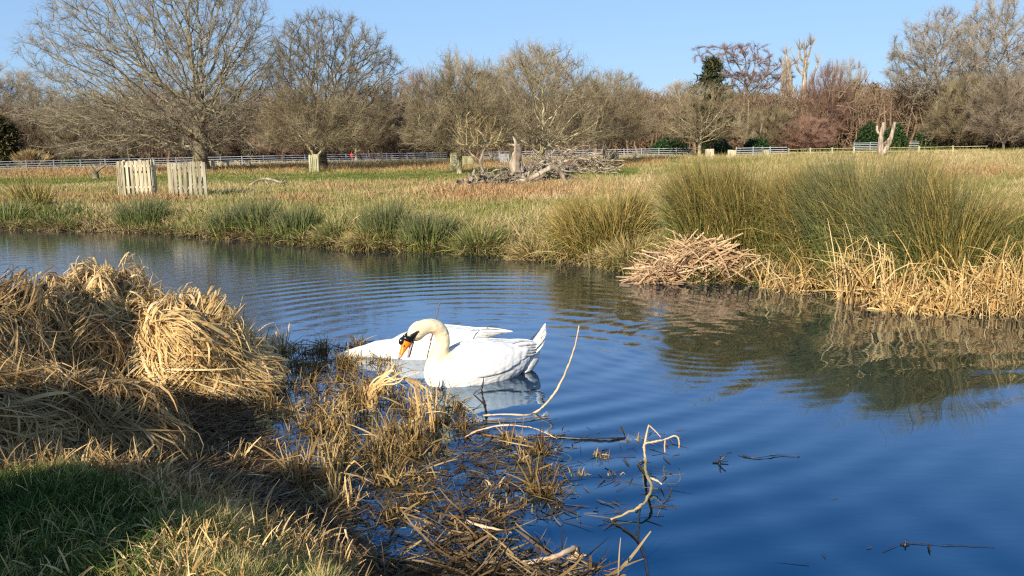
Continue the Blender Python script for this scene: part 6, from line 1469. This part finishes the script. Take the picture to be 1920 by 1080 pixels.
stem("reed_log", [(890, 1075, .05), (935, 1062, .09), (975, 1080, .06)], .010, .008, 'stemtan', "grey arched reed low on the debris at the picture bottom")

# the bent cattail clump in front of the swans and neighbours
def bent_clump():
    p = at(690, 772); m = math.hypot(p[0], p[1]) / FPX; rng = np.random.default_rng(631)
    t = empty("bent_cattail", (p[0], p[1], 0)); tag(t, "golden cattail clump bent over toward the front swan's breast", "cattail clump")
    mb = MB()
    def leaf(pts, w0, rnd, N=(0, -1, .4), tip=.4):
        P = spline([[q[0] * m, (q[2] if len(q) > 2 else 0) * m, q[1] * m] for q in pts], 12)[None]
        ribbons(mb, P, np.array([w0]), np.array([rnd]), N=np.array([N], float) + rng.normal(0, .2, 3), tip=tip, base=.9)
    for k in range(8): leaf([(rng.uniform(-8, 8), 10, k * 2), (14 + rng.uniform(-12, 10), 38 + rng.uniform(-8, 14), k), (50 + rng.uniform(-16, 16), 60 + rng.uniform(-10, 22), -k), (88 + rng.uniform(-34, 24), 58 + rng.uniform(-22, 28), -k)], rng.uniform(.008, .019), rng.uniform(.5, .95))
    for k in range(5): leaf([(0, 20, k * 3), (18 + rng.uniform(-6, 14), 52 + rng.uniform(-4, 8)), (36 + rng.uniform(-6, 22), 74 + rng.uniform(-4, 14)), (48 + rng.uniform(-8, 28), 88 + rng.uniform(-6, 18))], rng.uniform(.010, .018), rng.uniform(.6, 1))
    for k in range(8): leaf([(84 + rng.uniform(-20, 6), 66), (92 + rng.uniform(-10, 12), 52), (98 + rng.uniform(-26, 26), 22 + rng.uniform(-8, 8)), (104 + rng.uniform(-24, 36), -6)], .012, rng.uniform(.3, .9))
    for k in range(16): leaf([(rng.uniform(-8, 12), 48 + rng.uniform(-16, 6)), (rng.uniform(-16, 20), 22), (rng.uniform(-24, 28), -4)], .009, rng.uniform(.3, .9), tip=.2)
    mb.build("leaves", M['reed'], t)
    m2 = MB()
    for k in range(30):
        x = rng.uniform(-26, 26); P = spline([(x * m, rng.normal(0, .05), -.04), ((x + rng.uniform(-6, 6)) * m, 0, 20 * m), ((x + rng.uniform(-12, 16)) * m, 0, rng.uniform(24, 60) * m)], 8)[None]
        ribbons(m2, P, np.array([.009]), np.array([rng.random() * .8]), rng=rng, tip=.3)
    m2.build("stems", M['stub'], t)
bent_clump()
CG = "broken reed clumps standing in the shallows"
cattails(508, 660, 58, 52, 120, "pale stubby reed clump standing beyond the golden mound", 641, lean=.5, wd=.014, depth=.12, name="reed_clump", cat="reed clump", group=CG)
cattails(795, 800, 110, 60, 90, "tall loose reed clump rising just before the front swan", 642, lean=.35, wd=.013, depth=.15, mat='reed', name="reed_clump", cat="reed clump", group=CG)
cattails(745, 828, 80, 70, 120, "olive reed clump below the bent cattail", 643, lean=.4, wd=.012, depth=.15, mat='stub', name="reed_clump", cat="reed clump", group=CG)
cattails(635, 800, 60, 60, 110, "small brown reed clump between golden mound and bent cattail", 644, lean=.5, wd=.011, depth=.12, mat='stub', name="reed_clump", cat="reed clump", group=CG)
cattails(590, 905, 110, 110, 220, "leafy golden reed clump at the inner corner of the mud", 645, lean=.5, wd=.011, depth=.14, mat='stub', name="reed_clump", cat="reed clump", group=CG)
cattails(640, 945, 70, 60, 90, "short leaning reed clump just above the pale upright stalk", 646, lean=.5, wd=.010, depth=.1, mat='reed', name="reed_clump", cat="reed clump", group=CG)
cattails(430, 862, 50, 70, 70, "curled reed leaves at the foot of the golden mound", 647, lean=.8, wd=.013, depth=.08, mat='reed', name="reed_clump", bend=1.0, cat="reed clump", group=CG)
for i, (px, py, h_, n, lb) in enumerate([(985, 858, 40, 60, "triangular reed tussock in open water past the arched reed"), (1125, 850, 24, 70, "low brown tussock before the hooked reed"), (1088, 886, 26, 50, "rounded tiny tussock below the low brown one"),
        (1150, 886, 22, 40, "small tussock beside the crooked twig"), (1030, 945, 26, 24, "pair of tiny upright shoots in blue water"), (930, 905, 34, 60, "dark tussock at the outer corner of the stubble"),
        (978, 940, 24, 40, "round sodden tussock near the tiny shoots"), (905, 935, 30, 60, "reddish sodden tussock above the debris"), (1190, 820, 26, 30, "sprig of curled leaves by the top of the hooked reed"), (790, 985, 34, 70, "golden brown tussock amid the lower shallows")]):
    cattails(px, py, h_, 34, n, lb, 660 + i, lean=.8, wd=.009, depth=.05, mat='stub', name="reed_tussock", bend=.9, cat="tussock", group="tiny tussocks in the open shallows")

# unseen hollies put in behind the photographer to shade the near corner
def shade_tree(px, py, z, rr_, lb, up=2.4, n=6500, seed=701):
    tgt = at(px, py, z); s = np.array(SUNV); 
    rng = np.random.default_rng(seed); c = tgt + s * (up / s[2])
    base = np.array([c[0], c[1], hz(c[0], c[1])])
    mb = MB(); d = nrm(rng.normal(size=(n, 3))); u = rng.random(n) ** .4
    S = np.stack([d[:, 0] * rr_ * u, d[:, 1] * rr_ * u, d[:, 2] * rr_ * u * .8 + (c[2] - base[2])], 1)
    E = nrm(rng.normal(size=(n, 3))); L = rng.uniform(.05, .1, n); PT = S[:, None] + E[:, None] * (np.array([0, .5, 1])[None] * L[:, None])[:, :, None]
    ribbons(mb, PT, rng.uniform(.03, .055, n), rng.random(n), rng=rng, tip=.1, base=.3)
    w_ = MB(); tube1(w_, [(0, 0, -.2), (.02, 0, 1.0), (0, 0, c[2] - base[2])], [.06, .05, .03], .5, 8)
    t = empty("shade_holly", base); tag(t, lb, "tree"); w_.build("trunk", M['darkoak'], t, smooth=True); mb.build("crown", M['laurel'], t)
shade_tree(120, 1010, .35, .52, "small dense unseen holly shading the near bank from behind the viewer")
shade_tree(60, 830, .40, .42, "taller sparse unseen holly shading the reed mounds from behind the viewer", up=2.6, n=3600, seed=702)
print("polys", sum(len(m.polygons) for m in bpy.data.meshes))
